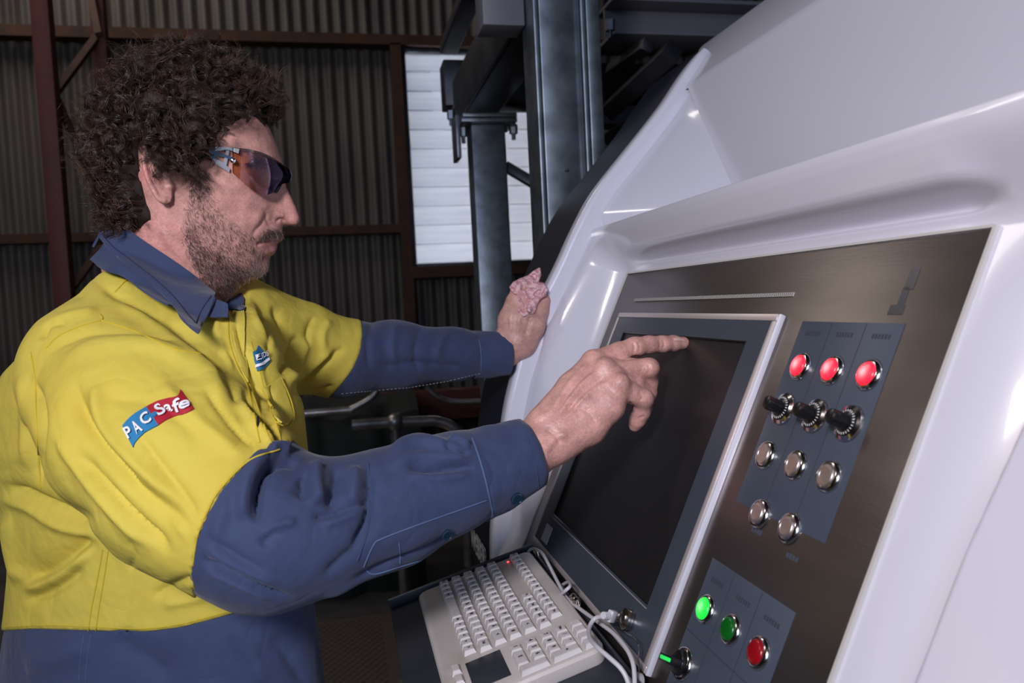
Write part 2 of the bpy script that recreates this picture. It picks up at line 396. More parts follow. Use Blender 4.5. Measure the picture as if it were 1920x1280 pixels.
# checker plate walkway
cp = tag(MB().box(-1.35, .15, 2.35, 3.6, .0, .012).build('walkway_plate', M['plate']), 'raised-pattern steel checker plate on the floor at the foot of the handrail', 'plate')
mb = MB()
i = 0
y = 2.4
while y < 3.55:
    x = -1.3+(i % 2)*.018
    while x < .1:
        a = .7854 if (int((x+9)*55.5)+i) % 2 else -.7854
        c, s_ = math.cos(a)*.016, math.sin(a)*.016; c2, s2 = -math.sin(a)*.006, math.cos(a)*.006
        mb.add([(x-c, y-s_, .012), (x+c2, y+s2, .0158), (x+c, y+s_, .012), (x-c2, y-s2, .0145)], [(0, 3, 2, 1)])
        x += .036
    y += .025; i += 1
o = mb.build('raised_pattern', M['plate'], cp, kind='stuff')
# ------------------------------------------------------------------ the white machine
M['gel'] = mat('white_gelcoat', (.63, .62, .70), .19, Coat_Weight=.35, Coat_Roughness=.06)
M['navyp'] = mat('dark_navy_paint', (.005, .007, .018), .42)
M['brush'] = mat('brushed_stainless', (.205, .175, .165), .33, .92, bump=[(60, .00006, (12, .6, 12))], noise=(5, (.14, .12, .112), .35, .7, (3, .6, 3)))
M['bez'] = mat('grey_bezel_paint', (.047, .058, .078), .38, bump=[(900, .00003)])
M['alu'] = mat('satin_aluminium_edge', (.62, .55, .53), .4, .55)
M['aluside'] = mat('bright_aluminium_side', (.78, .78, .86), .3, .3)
M['screen'] = mat('switched_off_screen', (.013, .012, .013), .38, noise=(330, (.16, .15, .16), .76, .80))
M['decal'] = mat('blue_grey_overlay_film', (.052, .066, .095), .42)
M['decal_line'] = mat('overlay_line', (.036, .042, .058), .5)
M['chrome'] = mat('turned_steel', (.62, .58, .56), .16, 1.0)
M['black'] = mat('black_plastic', (.006, .006, .007), .28)
M['tray'] = mat('dark_tray_steel', (.028, .032, .042), .42, .1, bump=[(300, .0001)])
mc = empty('machine', (.75, .6, 0), 'large white moulded machine with a stainless control console, screen and buttons', 'machine')
# console face as a height field over (t, Y)
FL_T = np.array([-.60, -.42, -.252, -.082, .006, .097, .196, .335, .40])
FL_H = np.array([-.09, -.02, .024, .072, .088, .096, .087, .073, .05])
def flh(t): return np.interp(t, FL_T, FL_H)
_lt = np.arange(.19, .32, .0003)
_lh = np.interp(_lt, [.205, .2195, .2245, .2285, .2315, .2340, .2370, .2395, .2430, .252, .262, .270, .276, .285], [0, .001, .0025, -.001, -.004, .002, .016, .027, .032, .039, .046, .050, .051, .051])
_kg = np.exp(-(np.arange(-9, 10)/3.5)**2); _lh = np.convolve(np.pad(_lh, 9, 'edge'), _kg/_kg.sum(), 'valid')
def shell_h(t, Y):
    # swell of the face under the rim, left of the plate
    c = sstep((Y-1.112)/.100)
    cheek = np.clip(flh(t)-.032, -.02, .08)
    # lip, groove and overhanging ledge above the plate; the groove runs out at both ends
    env = sstep((1.12-Y)/.07)*sstep((Y-.415)/.05)
    La = np.interp(t, _lt, _lh); Lb = .051*sstep((t-.213)/.060)
    L = La*env+Lb*(1-env)
    h = L*(1-c)+c*np.maximum(L, cheek)
    h = h-.085*sstep((t-.277)/.02)
    # right of the plate: face curls back to a step, then the outer cover
    r = np.clip((.435-Y)/.07, 0, 1); low = 1-sstep((t-.14)/.08)
    h = h-low*.010*r**2
    yst = .372-.0*t+.03*np.clip(-t, 0, .4)-.10*np.clip(t, 0, .3)
    h = h+low*.020*sstep((yst-Y)/.012)
    # tuck the face in below the keyboard
    h = h-.9*np.clip(-.36-t, 0, 1)
    return h
ts = np.r_[np.linspace(-.62, -.26, 30), np.linspace(-.255, .18, 110), np.linspace(.182, .31, 130)]
Ys = np.r_[np.linspace(-.15, .30, 24), np.linspace(.305, .48, 90), np.linspace(.49, 1.08, 70), np.linspace(1.085, 1.245, 60)]
TT, YY = np.meshgrid(ts, Ys, indexing='ij')
HH = shell_h(TT, YY)
inside = (TT > -.255) & (TT < .205) & (YY > .45) & (YY < 1.09)
# rows that run to the right side lean with the plate edge (plate's right edge is parallel to t)
o = mobj('console_shell', PT(TT, YY, HH).reshape(-1, 3), grid_faces(len(ts), len(Ys))[:, ::-1], M['gel'], mc, True)
# hood above the ledge: recess, slanting end panel, roof band
def hood_pt(px, py, h=None, Y=None):
    if Y is not None: return aty(px, py, Y)
    r = ray(px, py); n_c = NW@RW; z = (h-DPL)/(r@n_c); return r*z@RW.T+CAMP
P1 = aty(1104, 440, 1.205); P2 = aty(1290, 165, 1.205); P3 = hood_pt(1425, 350, h=-.095)
y1 = np.array([0, 1, 0])
def toY(P, Y): Q = np.array(P, float); Q[1] = Y; return Q
hm = MB()
def patch(name, c00, c01, c10, c11, nu, nv, bulge, m, rev=False):
    u, v = np.meshgrid(np.linspace(0, 1, nu), np.linspace(0, 1, nv), indexing='ij'); u = u[..., None]; v = v[..., None]
    G = (c00*(1-u)*(1-v)+c01*(1-u)*v+c10*u*(1-v)+c11*u*v)+bulge*np.sin(np.pi*u)*sstep(v*3)*NW*1.0
    F = grid_faces(nu, nv); return mobj(name, G.reshape(-1, 3), F[:, ::-1] if rev else F, m, mc, True)
P1b = P1-TW*.03-NW*.03; P3b = P3-TW*.05
dY = P2[1]-P3[1]
o = patch('hood_panel', P3b, toY(P3b, -.4), P2, toY(P2, -.4), 24, 24, -.012, M['gel'])
# roof band: from the hood's top line to the silhouette line, then over and down the back
Rt, Rh = .690, -.0395
rows = []
p2t = (P2-CAMP)@TW; p2h = (P2-CAMP)@NW+DPL
prof = [(p2t, p2h), (p2t+.006, p2h+.001), (p2t+.012, p2h+.0005), (Rt-.008, Rh+.001), (Rt, Rh-.002), (Rt+.004, Rh-.010), (Rt+.03, -.35), (.5, -.75), (-.5, -.95)]
Yb = np.array([1.30, 1.1, .8, .4, 0, -.4])
G = np.array([[PT(t, y, h) for y in Yb] for t, h in prof])
mobj('roof_panel', G.reshape(-1, 3), grid_faces(len(prof), len(Yb)), M['gel'], mc, True)
# raised rim at the far end: swept rounded section
rim_px = [(1312, 88), (1272, 145), (1235, 200), (1170, 283), (1110, 360), (1072, 430), (1040, 500), (1010, 558), (990, 600), (972, 650), (960, 700), (948, 750), (940, 800), (930, 880), (925, 940), (920, 1000), (921, 1080)]
RY = 1.235
ctr = np.array([aty(x, y, RY) for x, y in rim_px]); ctr = crom(ctr, 90)
tan = np.gradient(ctr, axis=0); tan /= np.linalg.norm(tan, axis=1, keepdims=True)
outn = np.cross(tan, [0, 1, 0]);
if (outn[45]@NW) < 0: outn = -outn
W_, Dp = .040, .060
sec = [(-.5, -1), (-.5, -.16), (-.47, -.07), (-.38, -.02), (-.25, 0), (.25, 0), (.40, -.02), (.48, -.06), (.5, -.14), (.5, -1)]
taper = np.sqrt(1-(1-np.clip(np.linspace(.12, 14, 90), 0, 1))**2)
G = np.array([[ctr[i]+np.array([0, 1, 0])*(a*W_*taper[i]-.0) + outn[i]*(d*Dp-.010*(1-taper[i]) if d > -.9 else -Dp) for a, d in sec] for i in range(90)])
F = grid_faces(90, len(sec))
o = mobj('rim', np.vstack([G.reshape(-1, 3)]), np.vstack([F]), M['gel'], mc, True)
V = [tuple(p) for p in G[0]]; mobj('rim_end', V, [tuple(range(len(sec)))], M['gel'], mc, False)
# slanting end panel: from the foot of the rim to the crease of the hood
kx = [int(np.argmin(np.hypot(topx(ctr)[0]-x, topx(ctr)[1]-y))) for x, y in ((1290, 118), (1066, 442))]
Lc = lerp_poly(ctr[kx[0]:kx[1]+1]-outn[kx[0]:kx[1]+1]*.028+np.array([0, -.018, 0]), 24)
Rc = np.vstack([[P2+TW*.012], lerp_poly(np.array([P2, P3b]), 22), [P3b-TW*.02]])
vv = np.linspace(0, 1, 16)[None, :, None]
G = Lc[:, None]*(1-vv)+Rc[:, None]*vv
G = G-NW*(.035*np.clip((np.arange(24)-20)/3, 0, 1))[:, None, None]
mobj('hood_end_panel', G.reshape(-1, 3), grid_faces(24, 16), M['gel'], mc, True)
# navy body beyond the rim, same outline, and its lettering
bp = ctr-outn*.004; 
yy = np.linspace(RY+.015, 1.46, 6)
G = np.array([[(p[0], y, p[2]) for y in yy] for p in bp]); low = np.array([[(bp[-1][0]+.05, y, 0) for y in yy]]); top = np.array([[(bp[0][0]+.75, y, bp[0][2]+.15) for y in yy]])
G = np.vstack([top, G, low])
mobj('side_body', G.reshape(-1, 3), grid_faces(len(G), 6), M['navyp'], mc, True)
# back cap of side body
V = [tuple(g[-1]) for g in G]+[(1.2, 1.46, 0)]; mobj('side_body_end', V, [tuple(range(len(V)))], M['navyp'], mc)
# lettering runs along the profile
V, F = text_mesh('WEBER', .012)
V = V/np.array([V[:, 0].max()-V[:, 0].min(), V[:, 1].max()-V[:, 1].min(), 1])
Lt = []
zc = aty(893, 1026, 1.36)[2]
for x, y, z in V:
    zz = zc+y*.036; c = ctr[int(np.argmin(abs(ctr[:, 2]-zz)))]
    fr_ = np.interp(zz, ctr[::-1, 2], ctr[::-1, 0])
    Lt.append((fr_-.0025, 1.35-x*.15, zz))
Lt = np.array(Lt); 
mobj('lettering', np.vstack([Lt, Lt+np.array([.003, 0, 0])]), list(F)+[tuple(q+len(Lt) for q in f) for f in F], mat('grey_white_print', (.5, .5, .52), .5), mc)
# lower cabinet of the machine
MB().box(.12, 1.5, -.15, 1.44, 0, .86).build('lower_cabinet', M['gel'], mc, bevel=.02)
# ---- stainless control plate
def plate(t0, t1, Y0, Y1, h0, h1, name, m, parent=mc, bevel=0, **kw):
    return MB().box(t0, t1, Y0, Y1, h0, h1, fn=lambda a, b, c: PT(a, b, c)).build(name, m, parent, bevel=bevel, **kw)
# white lip round the plate
cp = plate(-.40, .211, .434, 1.108, -.004, .0022, 'control_plate', M['brush'], bevel=.0012)
M['lip'] = mat('cream_sealant', (.50, .48, .46), .5)
sl = MB()
for (a, b, c, d) in ((-.40, .2135, .4305, .4335), (.2115, .214, .4335, 1.111), (-.40, .2115, 1.1085, 1.111)): sl.box(a, b, c, d, -.003, .0032, fn=lambda a, b, c: PT(a, b, c))
sl.build('sealant_edge', M['lip'], mc)
# ventilation slot / scale strip
plate(.1655, .1695, .639, 1.036, .0022, .0032, 'scale_strip', mat('etched_steel_strip', (.55, .54, .52), .5, .4), mc)
mb = MB()
for k in range(120):
    y = .64+k*.0033; mb.box(.1658, .1692, y, y+.0009, .0032, .0035, fn=lambda a, b, c: PT(a, b, c))
mb.build('scale_marks', mat('dark_scale_marks', (.12, .11, .10), .5), mc, kind='stuff')
# faint printed emblem at the top right of the plate
mb = MB()
for (t0, t1, y0, y1) in ((.168, .186, .487, .497), (.148, .156, .489, .505), (.156, .170, .491, .498)):
    mb.box(t0, t1, y0, y1, .0022, .0025, fn=lambda a, b, c: PT(a, b, c))
mb.build('printed_emblem', mat('faint_blue_print', (.135, .135, .155), .36, .9), mc)
# ---- screen unit
t0, t1, Y0, Y1 = -.209, .146, .640, 1.063
fr = MB()
def ringbox(mb, t0, t1, Y0, Y1, w, h0, h1):
    f = lambda a, b, c: PT(a, b, c)
    mb.box(t0, t0+w, Y0, Y1, h0, h1, fn=f); mb.box(t1-w, t1, Y0, Y1, h0, h1, fn=f)
    mb.box(t0+w, t1-w, Y0, Y0+w, h0, h1, fn=f); mb.box(t0+w, t1-w, Y1-w, Y1, h0, h1, fn=f)
ringbox(fr, t0, t1, Y0+.003, Y1, .0072, .002, .0085)
mon = empty('touch_screen', (0, 0, 0)); mon.parent = mc; mon.matrix_parent_inverse = Matrix.Translation(-mc.location)
def sub(o): 
    o.parent = mon; o.matrix_parent_inverse = Matrix.Identity(4); return o
sub(fr.build('edge_frame', M['alu'], None, bevel=.0012))
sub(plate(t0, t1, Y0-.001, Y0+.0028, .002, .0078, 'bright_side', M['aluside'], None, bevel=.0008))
d0, d1, e0, e1 = -.158, .117, .681, 1.018
bz = MB(); f_ = lambda a, b, c: PT(a, b, c); w = .0074
for (a, b, c, d) in ((t0+w, d0, Y0+w, Y1-w), (d1, t1-w, Y0+w, Y1-w), (d0, d1, Y0+w, e0), (d0, d1, e1, Y1-w)): bz.box(a, b, c, d, .003, .0082, fn=f_)
sub(bz.build('bezel', M['bez'], None))
sub(plate(d0-.002, d1+.002, e0-.002, e1+.002, .0025, .0055, 'display', M['screen'], None))
gk = MB(); ringbox(gk, d0-.0005, d1+.0005, e0-.0005, e1+.0005, .0022, .0055, .0080)
sub(gk.build('gasket', M['black'], None, bevel=.0004))
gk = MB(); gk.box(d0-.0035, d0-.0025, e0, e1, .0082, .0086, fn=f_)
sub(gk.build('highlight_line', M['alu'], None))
sub(plate(-.197, -.173, .999, 1.027, .0082, .0088, 'sticker', mat('pale_grey_sticker', (.42, .40, .42), .5), None))
# ---- overlay films
def film(name, t0, t1, Y0, Y1, cols, rowl, heads, parent=mc):
    o = plate(t0, t1, Y0, Y1, .0022, .0028, name, M['decal'], parent, bevel=.0002)
    mb = MB()
    for y in cols: mb.box(t0+.001, t1-.001, y-.0004, y+.0004, .0028, .0030, fn=f_)
    for t in rowl: mb.box(t-.0004, t+.0004, Y0+.001, Y1-.001, .0028, .0030, fn=f_)
    mb.build('divider_line', M['decal_line'], o)
    return o
film('overlay_film', -.030, .141, .482, .609, (.566, .523), (), 0)
film('overlay_film', -.235, -.084, .486, .612, (.572, .529), (-.150,), 0)
for (t, y) in ((.130, .588), (.130, .545), (.130, .502), (-.100, .592), (-.100, .549), (-.100, .507)):
    mb = MB()
    for k in range(6): mb.box(t-.002, t+.002, y-.010+k*.0036, y-.010+k*.0036+.0022, .0028, .0030, fn=f_)
    mb.build('faded_caption', M['decal_line'], mc)
for (t, y) in ((-.045, .566), (-.05, .512)):
    mb = MB()
    for k in range(4): mb.box(t-.002, t+.002, y-.008+k*.004, y-.008+k*.004+.0026, .0022, .0025, fn=f_)
    mb.build('faded_caption', M['decal'], mc)
# ---- buttons
def button(t, y, kind):
    O = PT(t, y, .0024); n = NW
    r = .0130
    ring = MB().lathe([(r, 0), (r, .0012), (r-.0006, .0024), (r-.002, .0038), (r-.0034, .0040), (r-.0036, .0030), (.0004, .0030)], O, n, 40)
    o = ring.build('push_button', M['chrome'], mc, smooth=True)
    if kind == 'steel':
        b = MB().lathe([(.0088, .003), (.0088, .0046), (.0083, .0052), (.006, .0054), (.0058, .0051), (.0003, .0049)], O, n, 36).build('cap', M['radial'], None, smooth=True)
    else:
        b = MB().lathe([(.0094, .003), (.0093, .0046), (.0085, .0056), (.0072, .0060), (.006, .0063), (.0045, .0065), (.003, .0066), (.0015, .0067), (.0003, .0067)], O, n, 36).build('lens', M[kind], None, smooth=True)
        if kind in GLOW:
            me = b.data; co = np.array([v.co[:] for v in me.vertices]); q = co-(O+TW*.0008+np.array([0, .0012, 0])); q -= (q@NW)[:, None]*NW; rr_ = np.linalg.norm(q, axis=1)/.0094
            w = np.exp(-(rr_/.45)**2)[:, None]; c4 = np.ones((len(co), 4), np.float32); c4[:, :3] = np.array(GLOW[kind][0])*(1-w)+np.array(GLOW[kind][1])*w
            a_ = me.color_attributes.new('col', 'FLOAT_COLOR', 'POINT'); a_.data.foreach_set('color', c4.ravel())
    b.parent = o; b.matrix_parent_inverse = Matrix.Identity(4)
    lb = {'red_on': 'steel ringed push button lit bright red', 'green_on': 'steel ringed push button lit bright green', 'green_off': 'push button with unlit dark green cap', 'red_off': 'push button with unlit dark red cap', 'steel': 'plain turned steel push button'}[kind]
    o['label'] = lb
    return o
M['radial'] = mat('spun_steel_cap', (.78, .72, .70), .36, 1.0)
def lens(name, col, e):
    m = mat(name, col, .25, emit=(col, e)); nt = m.node_tree; b = nt.nodes['Principled BSDF']
    # hotter centre: the lamp sits behind the middle of the lens
    return m
GLOW = {'red_on': ((1, .015, .04), (1, .62, .66)), 'green_on': ((.01, .62, .04), (.45, 1, .5))}
for k_, e_ in (('red_on', 1.05), ('green_on', .95)):
    M[k_] = mat('lit_'+k_[:-3]+'_lens', GLOW[k_][0], .25, emit=(GLOW[k_][0], e_)); nt = M[k_].node_tree
    a_ = nt.nodes.new('ShaderNodeAttribute'); a_.attribute_name = 'col'; nt.links.new(a_.outputs['Color'], nt.nodes['Principled BSDF'].inputs['Emission Color'])
M['green_off'] = mat('dark_green_lens', (.003, .10, .008), .22)
M['red_off'] = mat('dark_red_lens', (.26, .003, .008), .22)
for y in (.5865, .543, .499): button(.099, y, 'red_on')
for y in (.589, .545, .502): button(.017, y, 'steel')
for y in (.568, .525): button(-.031, y, 'steel')
button(-.125, .593, 'green_on')
button(-.125, .550, 'green_off'); button(-.125, .508, 'red_off')
# potentiometer knobs
M['scalep'] = mat('white_scale_print', (.7, .7, .7), .5)
for y in (.588, .5435, .501):
    t = .0595; O = PT(t, y, .0024)
    o = MB().lathe([(.0148, 0), (.0148, .0010), (.0140, .0030), (.0112, .0042), (.0108, .0034), (.0004, .0034)], O, NW, 40).build('rotary_control', M['chrome'], mc, smooth=True)
    k = MB().lathe([(.0104, .0034), (.0100, .0050), (.0078, .0056), (.0062, .0062), (.0060, .0175), (.0055, .0192), (.0040, .0198), (.0003, .0199)], O, NW, 32).build('knob', M['black'], None, smooth=True)
    k.parent = o; k.matrix_parent_inverse = Matrix.Identity(4)
    tk = MB()
    for q in range(24):
        an = q*2*math.pi/24+.1; e1_ = TW*math.cos(an)+np.array([0, 1, 0])*math.sin(an); e2 = -TW*math.sin(an)+np.array([0, 1, 0])*math.cos(an)
        a = O+e1_*.0084+NW*.0057; b = O+e1_*.0100+NW*.0052
        tk.add([a-e2*.0003, a+e2*.0003, b+e2*.0003, b-e2*.0003, a-e2*.0003-NW*.0005, a+e2*.0003-NW*.0005, b+e2*.0003-NW*.0005, b-e2*.0003-NW*.0005], [(0, 1, 2, 3), (0, 3, 7, 4), (1, 5, 6, 2), (0, 4, 5, 1), (3, 2, 6, 7)])
    tk = tk.build('scale_ticks', M['scalep'], None, kind='stuff'); tk.parent = o; tk.matrix_parent_inverse = Matrix.Identity(4)
# selector switch with green pointer
O = PT(-.176, .597, .0024)
o = MB().lathe([(.0145, 0), (.0145, .0012), (.0132, .0034), (.0112, .0040), (.0110, .003), (.0004, .003)], O, NW, 40).build('selector_switch', M['chrome'], mc, smooth=True)
k = MB().lathe([(.0108, .003), (.0106, .0065), (.0096, .0078), (.0003, .0080)], O, NW, 32)
def swf(a, b, c): return O+TW*(a*math.cos(1.8)-b*math.sin(1.8))+np.array([0, 1, 0])*(a*math.sin(1.8)+b*math.cos(1.8))+NW*c
k.box(-.0100, .0100, -.0034, .0034, .0075, .0190, fn=swf)
k = k.build('handle', M['black'], None, bevel=.0009); k.parent = o; k.matrix_parent_inverse = Matrix.Identity(4)
k = MB().box(-.0098, .0070, -.0016, .0016, .0185, .0200, fn=swf).build('green_pointer', mat('green_pointer_lit', (.02, .7, .1), .3, emit=((.02, .8, .12), .5)), None, bevel=.0006)
k.parent = o; k.matrix_parent_inverse = Matrix.Identity(4)
# usb socket on the bezel with knurled collar
O = PT(-.182, .700, .0082)
us = MB().lathe([(.0105, 0), (.0105, .002), (.0095, .0024), (.0095, .0036), (.0103, .004), (.0103, .0052), (.0095, .0056), (.0095, .0068), (.0103, .0072), (.0103, .0084), (.0080, .0092), (.0003, .0092)], O, NW, 36).build('socket_collar', M['chrome'], mc, smooth=True)
# ---- keyboard tray
# tray axes: a along Y, b out from the console and down, c normal
Bc = nz((-1, .33, -.21)); Bc = nz(Bc-(Bc@_u)*_u); KB = RW@Bc; KN = nz(np.cross(KB, np.array([0, 1.0, 0])));
if KN[2] < 0: KN = -KN
KO = PT(-.206, 0, .035)     # origin on the inner edge
def KP(a, b, c): return KO+np.array([0, 1.0, 0])*a+KB*b+KN*c
KY0, KY1 = .680, .983
MB().box(KY0-.085, KY1+.028, -.007, .198, -.034, -.0165, fn=lambda a, b, c: KP(a, b, c)).build('keyboard_tray', M['tray'], mc, bevel=.003)
mb = MB(); mb.box(KY0-.085, KY1+.028, -.007, -.004, -.0165, -.006, fn=lambda a, b, c: KP(a, b, c)); mb.box(KY1+.022, KY1+.028, -.010, .198, -.0165, -.004, fn=lambda a, b, c: KP(a, b, c))
mb.build('tray_lip', M['tray'], mc, bevel=.002)
MB().box(KY0-.05, KY1, -.05, -.010, -.05, -.0345, fn=lambda a, b, c: KP(a, b, c)).build('tray_bracket', M['tray'], mc, bevel=.002)
for a in (.965, .80, .79):
    MB().lathe([(.0035, 0), (.0035, .004), (.0045, .0045), (.0045, .008), (.002, .010)], KP(a, -.0055, -.006), KN, 12).build('clamp_screw', M['chrome'], mc, smooth=True)
# ------------------------------------------------------------------ keyboard
M['kb'] = mat('grimy_beige_keyboard_plastic', (.52, .475, .445), .42, noise=(14, (.36, .30, .26), .52, .80), bump=[(500, .00006)])
M['key'] = mat('white_grey_keycap', (.60, .565, .555), .38, noise=(30, (.46, .42, .40), .5, .8))
M['leg'] = mat('keycap_print', (.02, .02, .02), .6)
kb = empty('keyboard', KP((KY0+KY1)/2, .08, -.015), 'grimy beige industrial keyboard with a black touchpad lying on the dark tray', 'keyboard')
KW = .158
def rrect(a0, a1, b0, b1, r, n=6):
    P = []
    for (cx, cy, s) in ((a1-r, b1-r, 0), (a0+r, b1-r, 1), (a0+r, b0+r, 2), (a1-r, b0+r, 3)):
        for k in range(n+1):
            an = math.pi/2*(s+k/n); P.append((cx+r*math.cos(an), cy+r*math.sin(an)))
    return P
def loft_case(levels):
    V = []; F = []
    for (ins, c, r) in levels: V += [KP(a, b, c) for a, b in rrect(KY0+ins, KY1-ins, 0+ins, KW-ins, max(r-ins, .002))]
    n = len(V)//len(levels)
    for i in range(len(levels)-1):
        for k in range(n): F.append((i*n+k, i*n+(k+1) % n, (i+1)*n+(k+1) % n, (i+1)*n+k))
    F += [tuple(range(n-1, -1, -1)), tuple((len(levels)-1)*n+k for k in range(n))]
    o = mobj('case', V, F, M['kb'], kb, True)
    bm = bmesh.new(); bm.from_mesh(o.data); bmesh.ops.recalc_face_normals(bm, faces=bm.faces)
    for e in bm.edges:
        if len(e.link_faces) == 2 and e.calc_face_angle(0) > .6: e.smooth = False
    bm.to_mesh(o.data); bm.free(); return o
loft_case([(.001, -.0162, .014), (0, -.014, .014), (0, -.004, .014), (.002, -.0012, .014), (.006, 0, .014)])
# keys: unit pitch; a runs from far (1.0) to near (0), b from console (0) outwards
PU = .0162
key_cache = {}
def keymesh(w, d):
    k = (round(w, 4), round(d, 4))
    if k not in key_cache:
        mb = MB()
        # skirt and dished top; local x along -Y, local y along b, z normal
        i = .0022
        mb.add([(0, 0, 0), (w, 0, 0), (w, d, 0), (0, d, 0), (i*.6, i*.6, .0042), (w-i*.6, i*.6, .0042), (w-i*.6, d-i, .0050), (i*.6, d-i, .0050),
                (i*1.1, i, .0046), (w-i*1.1, i, .0046), (w-i*1.1, d-i*1.4, .0052), (i*1.1, d-i*1.4, .0052)],
               [(0, 1, 5, 4), (1, 2, 6, 5), (2, 3, 7, 6), (3, 0, 4, 7), (4, 5, 9, 8), (5, 6, 10, 9), (6, 7, 11, 10), (7, 4, 8, 11), (8, 9, 10, 11), (3, 2, 1, 0)])
        key_cache[k] = mb
    mb = key_cache[k]
    if isinstance(mb, MB):
        me = bpy.data.meshes.new('key'); me.from_pydata(mb.V, [], mb.F); me.materials.append(M['key']); me.update(); key_cache[k] = me
        bm = bmesh.new(); bm.from_mesh(me); bmesh.ops.recalc_face_normals(bm, faces=bm.faces); bm.to_mesh(me); bm.free()
        return me
    return mb
KM = Matrix.Identity(4)
for i in range(3): KM[i][0] = -[0, 1, 0][i]; KM[i][1] = KB[i]; KM[i][2] = KN[i]
leg_cache = {}
def legend_mesh(s):
    if s not in leg_cache:
        V, F = text_mesh(s, .03); me = bpy.data.meshes.new('legend'); sc = .0062 if len(s) == 1 else .0044
        V = V*sc; mx = V[:, 0].max()-V[:, 0].min()
        me.from_pydata([tuple(v) for v in V], [], F); me.materials.append(M['leg']); leg_cache[s] = me
    return leg_cache[s]
def key(a, b, w, d, s):
    'a: offset from the left (far) end, b: from the console side'
    me = keymesh(w-.0016, d-.0016); o = bpy.data.objects.new('key', me); COL.objects.link(o)
    P = KP(KY1-.0065-a, b+.001, .0002); m = KM.copy(); m.translation = Vector([float(c) for c in P])
    o.parent = kb; o.matrix_parent_inverse = Matrix.Translation(-kb.location); o.matrix_basis = m
    if s:
        l = bpy.data.objects.new('legend', legend_mesh(s)); COL.objects.link(l); l.parent = o
        l.matrix_basis = Matrix.Translation((w*.5-.0008, d*.42, .0054)) @ Matrix.Scale(-1, 4, (0, 1, 0)) @ Matrix.Identity(4)
    return o
rows = [
 (.016, [('Esc', 1), ('F1', 1), ('F2', 1), ('F3', 1), ('F4', 1), ('F5', 1), ('F6', 1), ('F7', 1), ('F8', 1), ('F9', 1), ('F10', 1), ('F11', 1), ('F12', 1), ('Prt', 1)]),
 (.048, [('^', 1), ('1', 1), ('2', 1), ('3', 1), ('4', 1), ('5', 1), ('6', 1), ('7', 1), ('8', 1), ('9', 1), ('0', 1), ('ß', 1), ("´", 1), ('←', 1.6)]),
 (.0645, [('↹', 1.35), ('Q', 1), ('W', 1), ('E', 1), ('R', 1), ('T', 1), ('Z', 1), ('U', 1), ('I', 1), ('O', 1), ('P', 1), ('Ü', 1), ('+', 1), ('#', 1.2)]),
 (.081, [('⇪', 1.6), ('A', 1), ('S', 1), ('D', 1), ('F', 1), ('G', 1), ('H', 1), ('J', 1), ('K', 1), ('L', 1), ('Ö', 1), ('Ä', 1), ('↵', 1.9)]),
 (.0975, [('⇧', 1.2), ('<', 1), ('Y', 1), ('X', 1), ('C', 1), ('V', 1), ('B', 1), ('N', 1), ('M', 1), (',', 1), ('.', 1), ('-', 1), ('↑', 1), ('Del', 1.4)]),
 (.114, [('Ctl', 1), ('Fn', 1), ('⊞', 1), ('Alt', 1), ('', 4.2), ('Alt', 1), ('⊞', 1), ('≡', 1), ('←', 1), ('↓', 1), ('→', 1)]),
]
U = .0149; D_ = .0150
for b, ks in rows:
    a = 0.0
    for s, w in ks:
        key(a, b, U*w, D_, {'↹': '|', '⇪': '^', '⇧': '^', '⊞': '+', '≡': '=', '←': '<', '↵': '<', '↑': '^', '↓': 'v', '→': '>'}.get(s, s)); a += U*w
for k, s in enumerate(('Ps', 'Ins', 'Del', 'Hm', 'End', 'Pg')): key(.130+k*U, .0315, U, D_, s)
NA = .2340
for (b, ks) in ((.0045, ('', '', '', '')), (.021, ('Nm', '/', '*')), (.0375, ('7', '8', '9')), (.054, ('4', '5', '6'))):
    for k, s in enumerate(ks): key(NA+k*U, b, U, D_, s)
key(NA+3*U, .021, U, .0165*2-.0015, '+'); key(NA+3*U, .054, U, .0165*2-.0015, '')
key(NA, .0705, U, D_, '1'); key(NA+U, .0705, U*2, D_, '0')
MB().box(KY1-.010-.276, KY1-.010-.221, .0925, .130, .0, .0008, fn=KP).build('touchpad', mat('dark_touchpad', (.022, .026, .036), .5), kb, bevel=.0003)
key(.2240, .1345, .018, .012, ''); key(.2460, .1345, .018, .012, '')
MB().lathe([(.0018, 0), (.0014, .0008), (.0002, .001)], KP(KY1-.0165, .0345, 0), KN, 12).build('indicator_light', mat('red_indicator', (1, .05, .05), .3, emit=((1, .05, .06), 3.0)), kb, smooth=True)
# ------------------------------------------------------------------ cables
M['cable'] = mat('pale_grey_cable', (.52, .50, .53), .35)
def cable(name, pl, r, parent, m=None, n=60):
    return MB().tube(crom(pl, n), r, 12).build(name, m or M['cable'], parent, smooth=True)
cb = empty('usb_cable', PT(-.21, .72, .03), 'pale grey USB lead plugged into the bezel socket and looping down behind the keyboard', 'cable')
def Q(px, py, h): 
    r = ray(px, py); n_c = NW@RW; return r*((h-DPL)/(r@n_c))@RW.T+CAMP
cable('lead', [Q(1136, 1154, .042), Q(1116, 1159, .046), Q(1105, 1176, .052), Q(1106, 1195, .058), Q(1119, 1212, .060), Q(1142, 1232, .054), Q(1165, 1254, .045), Q(1178, 1280, .038), Q(1184, 1320, .030)], .0022, cb)
pa, pb = Q(1138, 1154, .040), PT(-.182, .700, .024)
ax = nz(pb-pa); sd = nz(np.cross(ax, NW)); nn = np.cross(sd, ax)
Lp = np.linalg.norm(pb-pa)
MB().box(.004, Lp-.006, -.0058, .0058, -.0032, .0032, fn=lambda a, b, c: pa+ax*a+sd*b+nn*c).build('plug_body', M['cable'], cb, bevel=.0012)
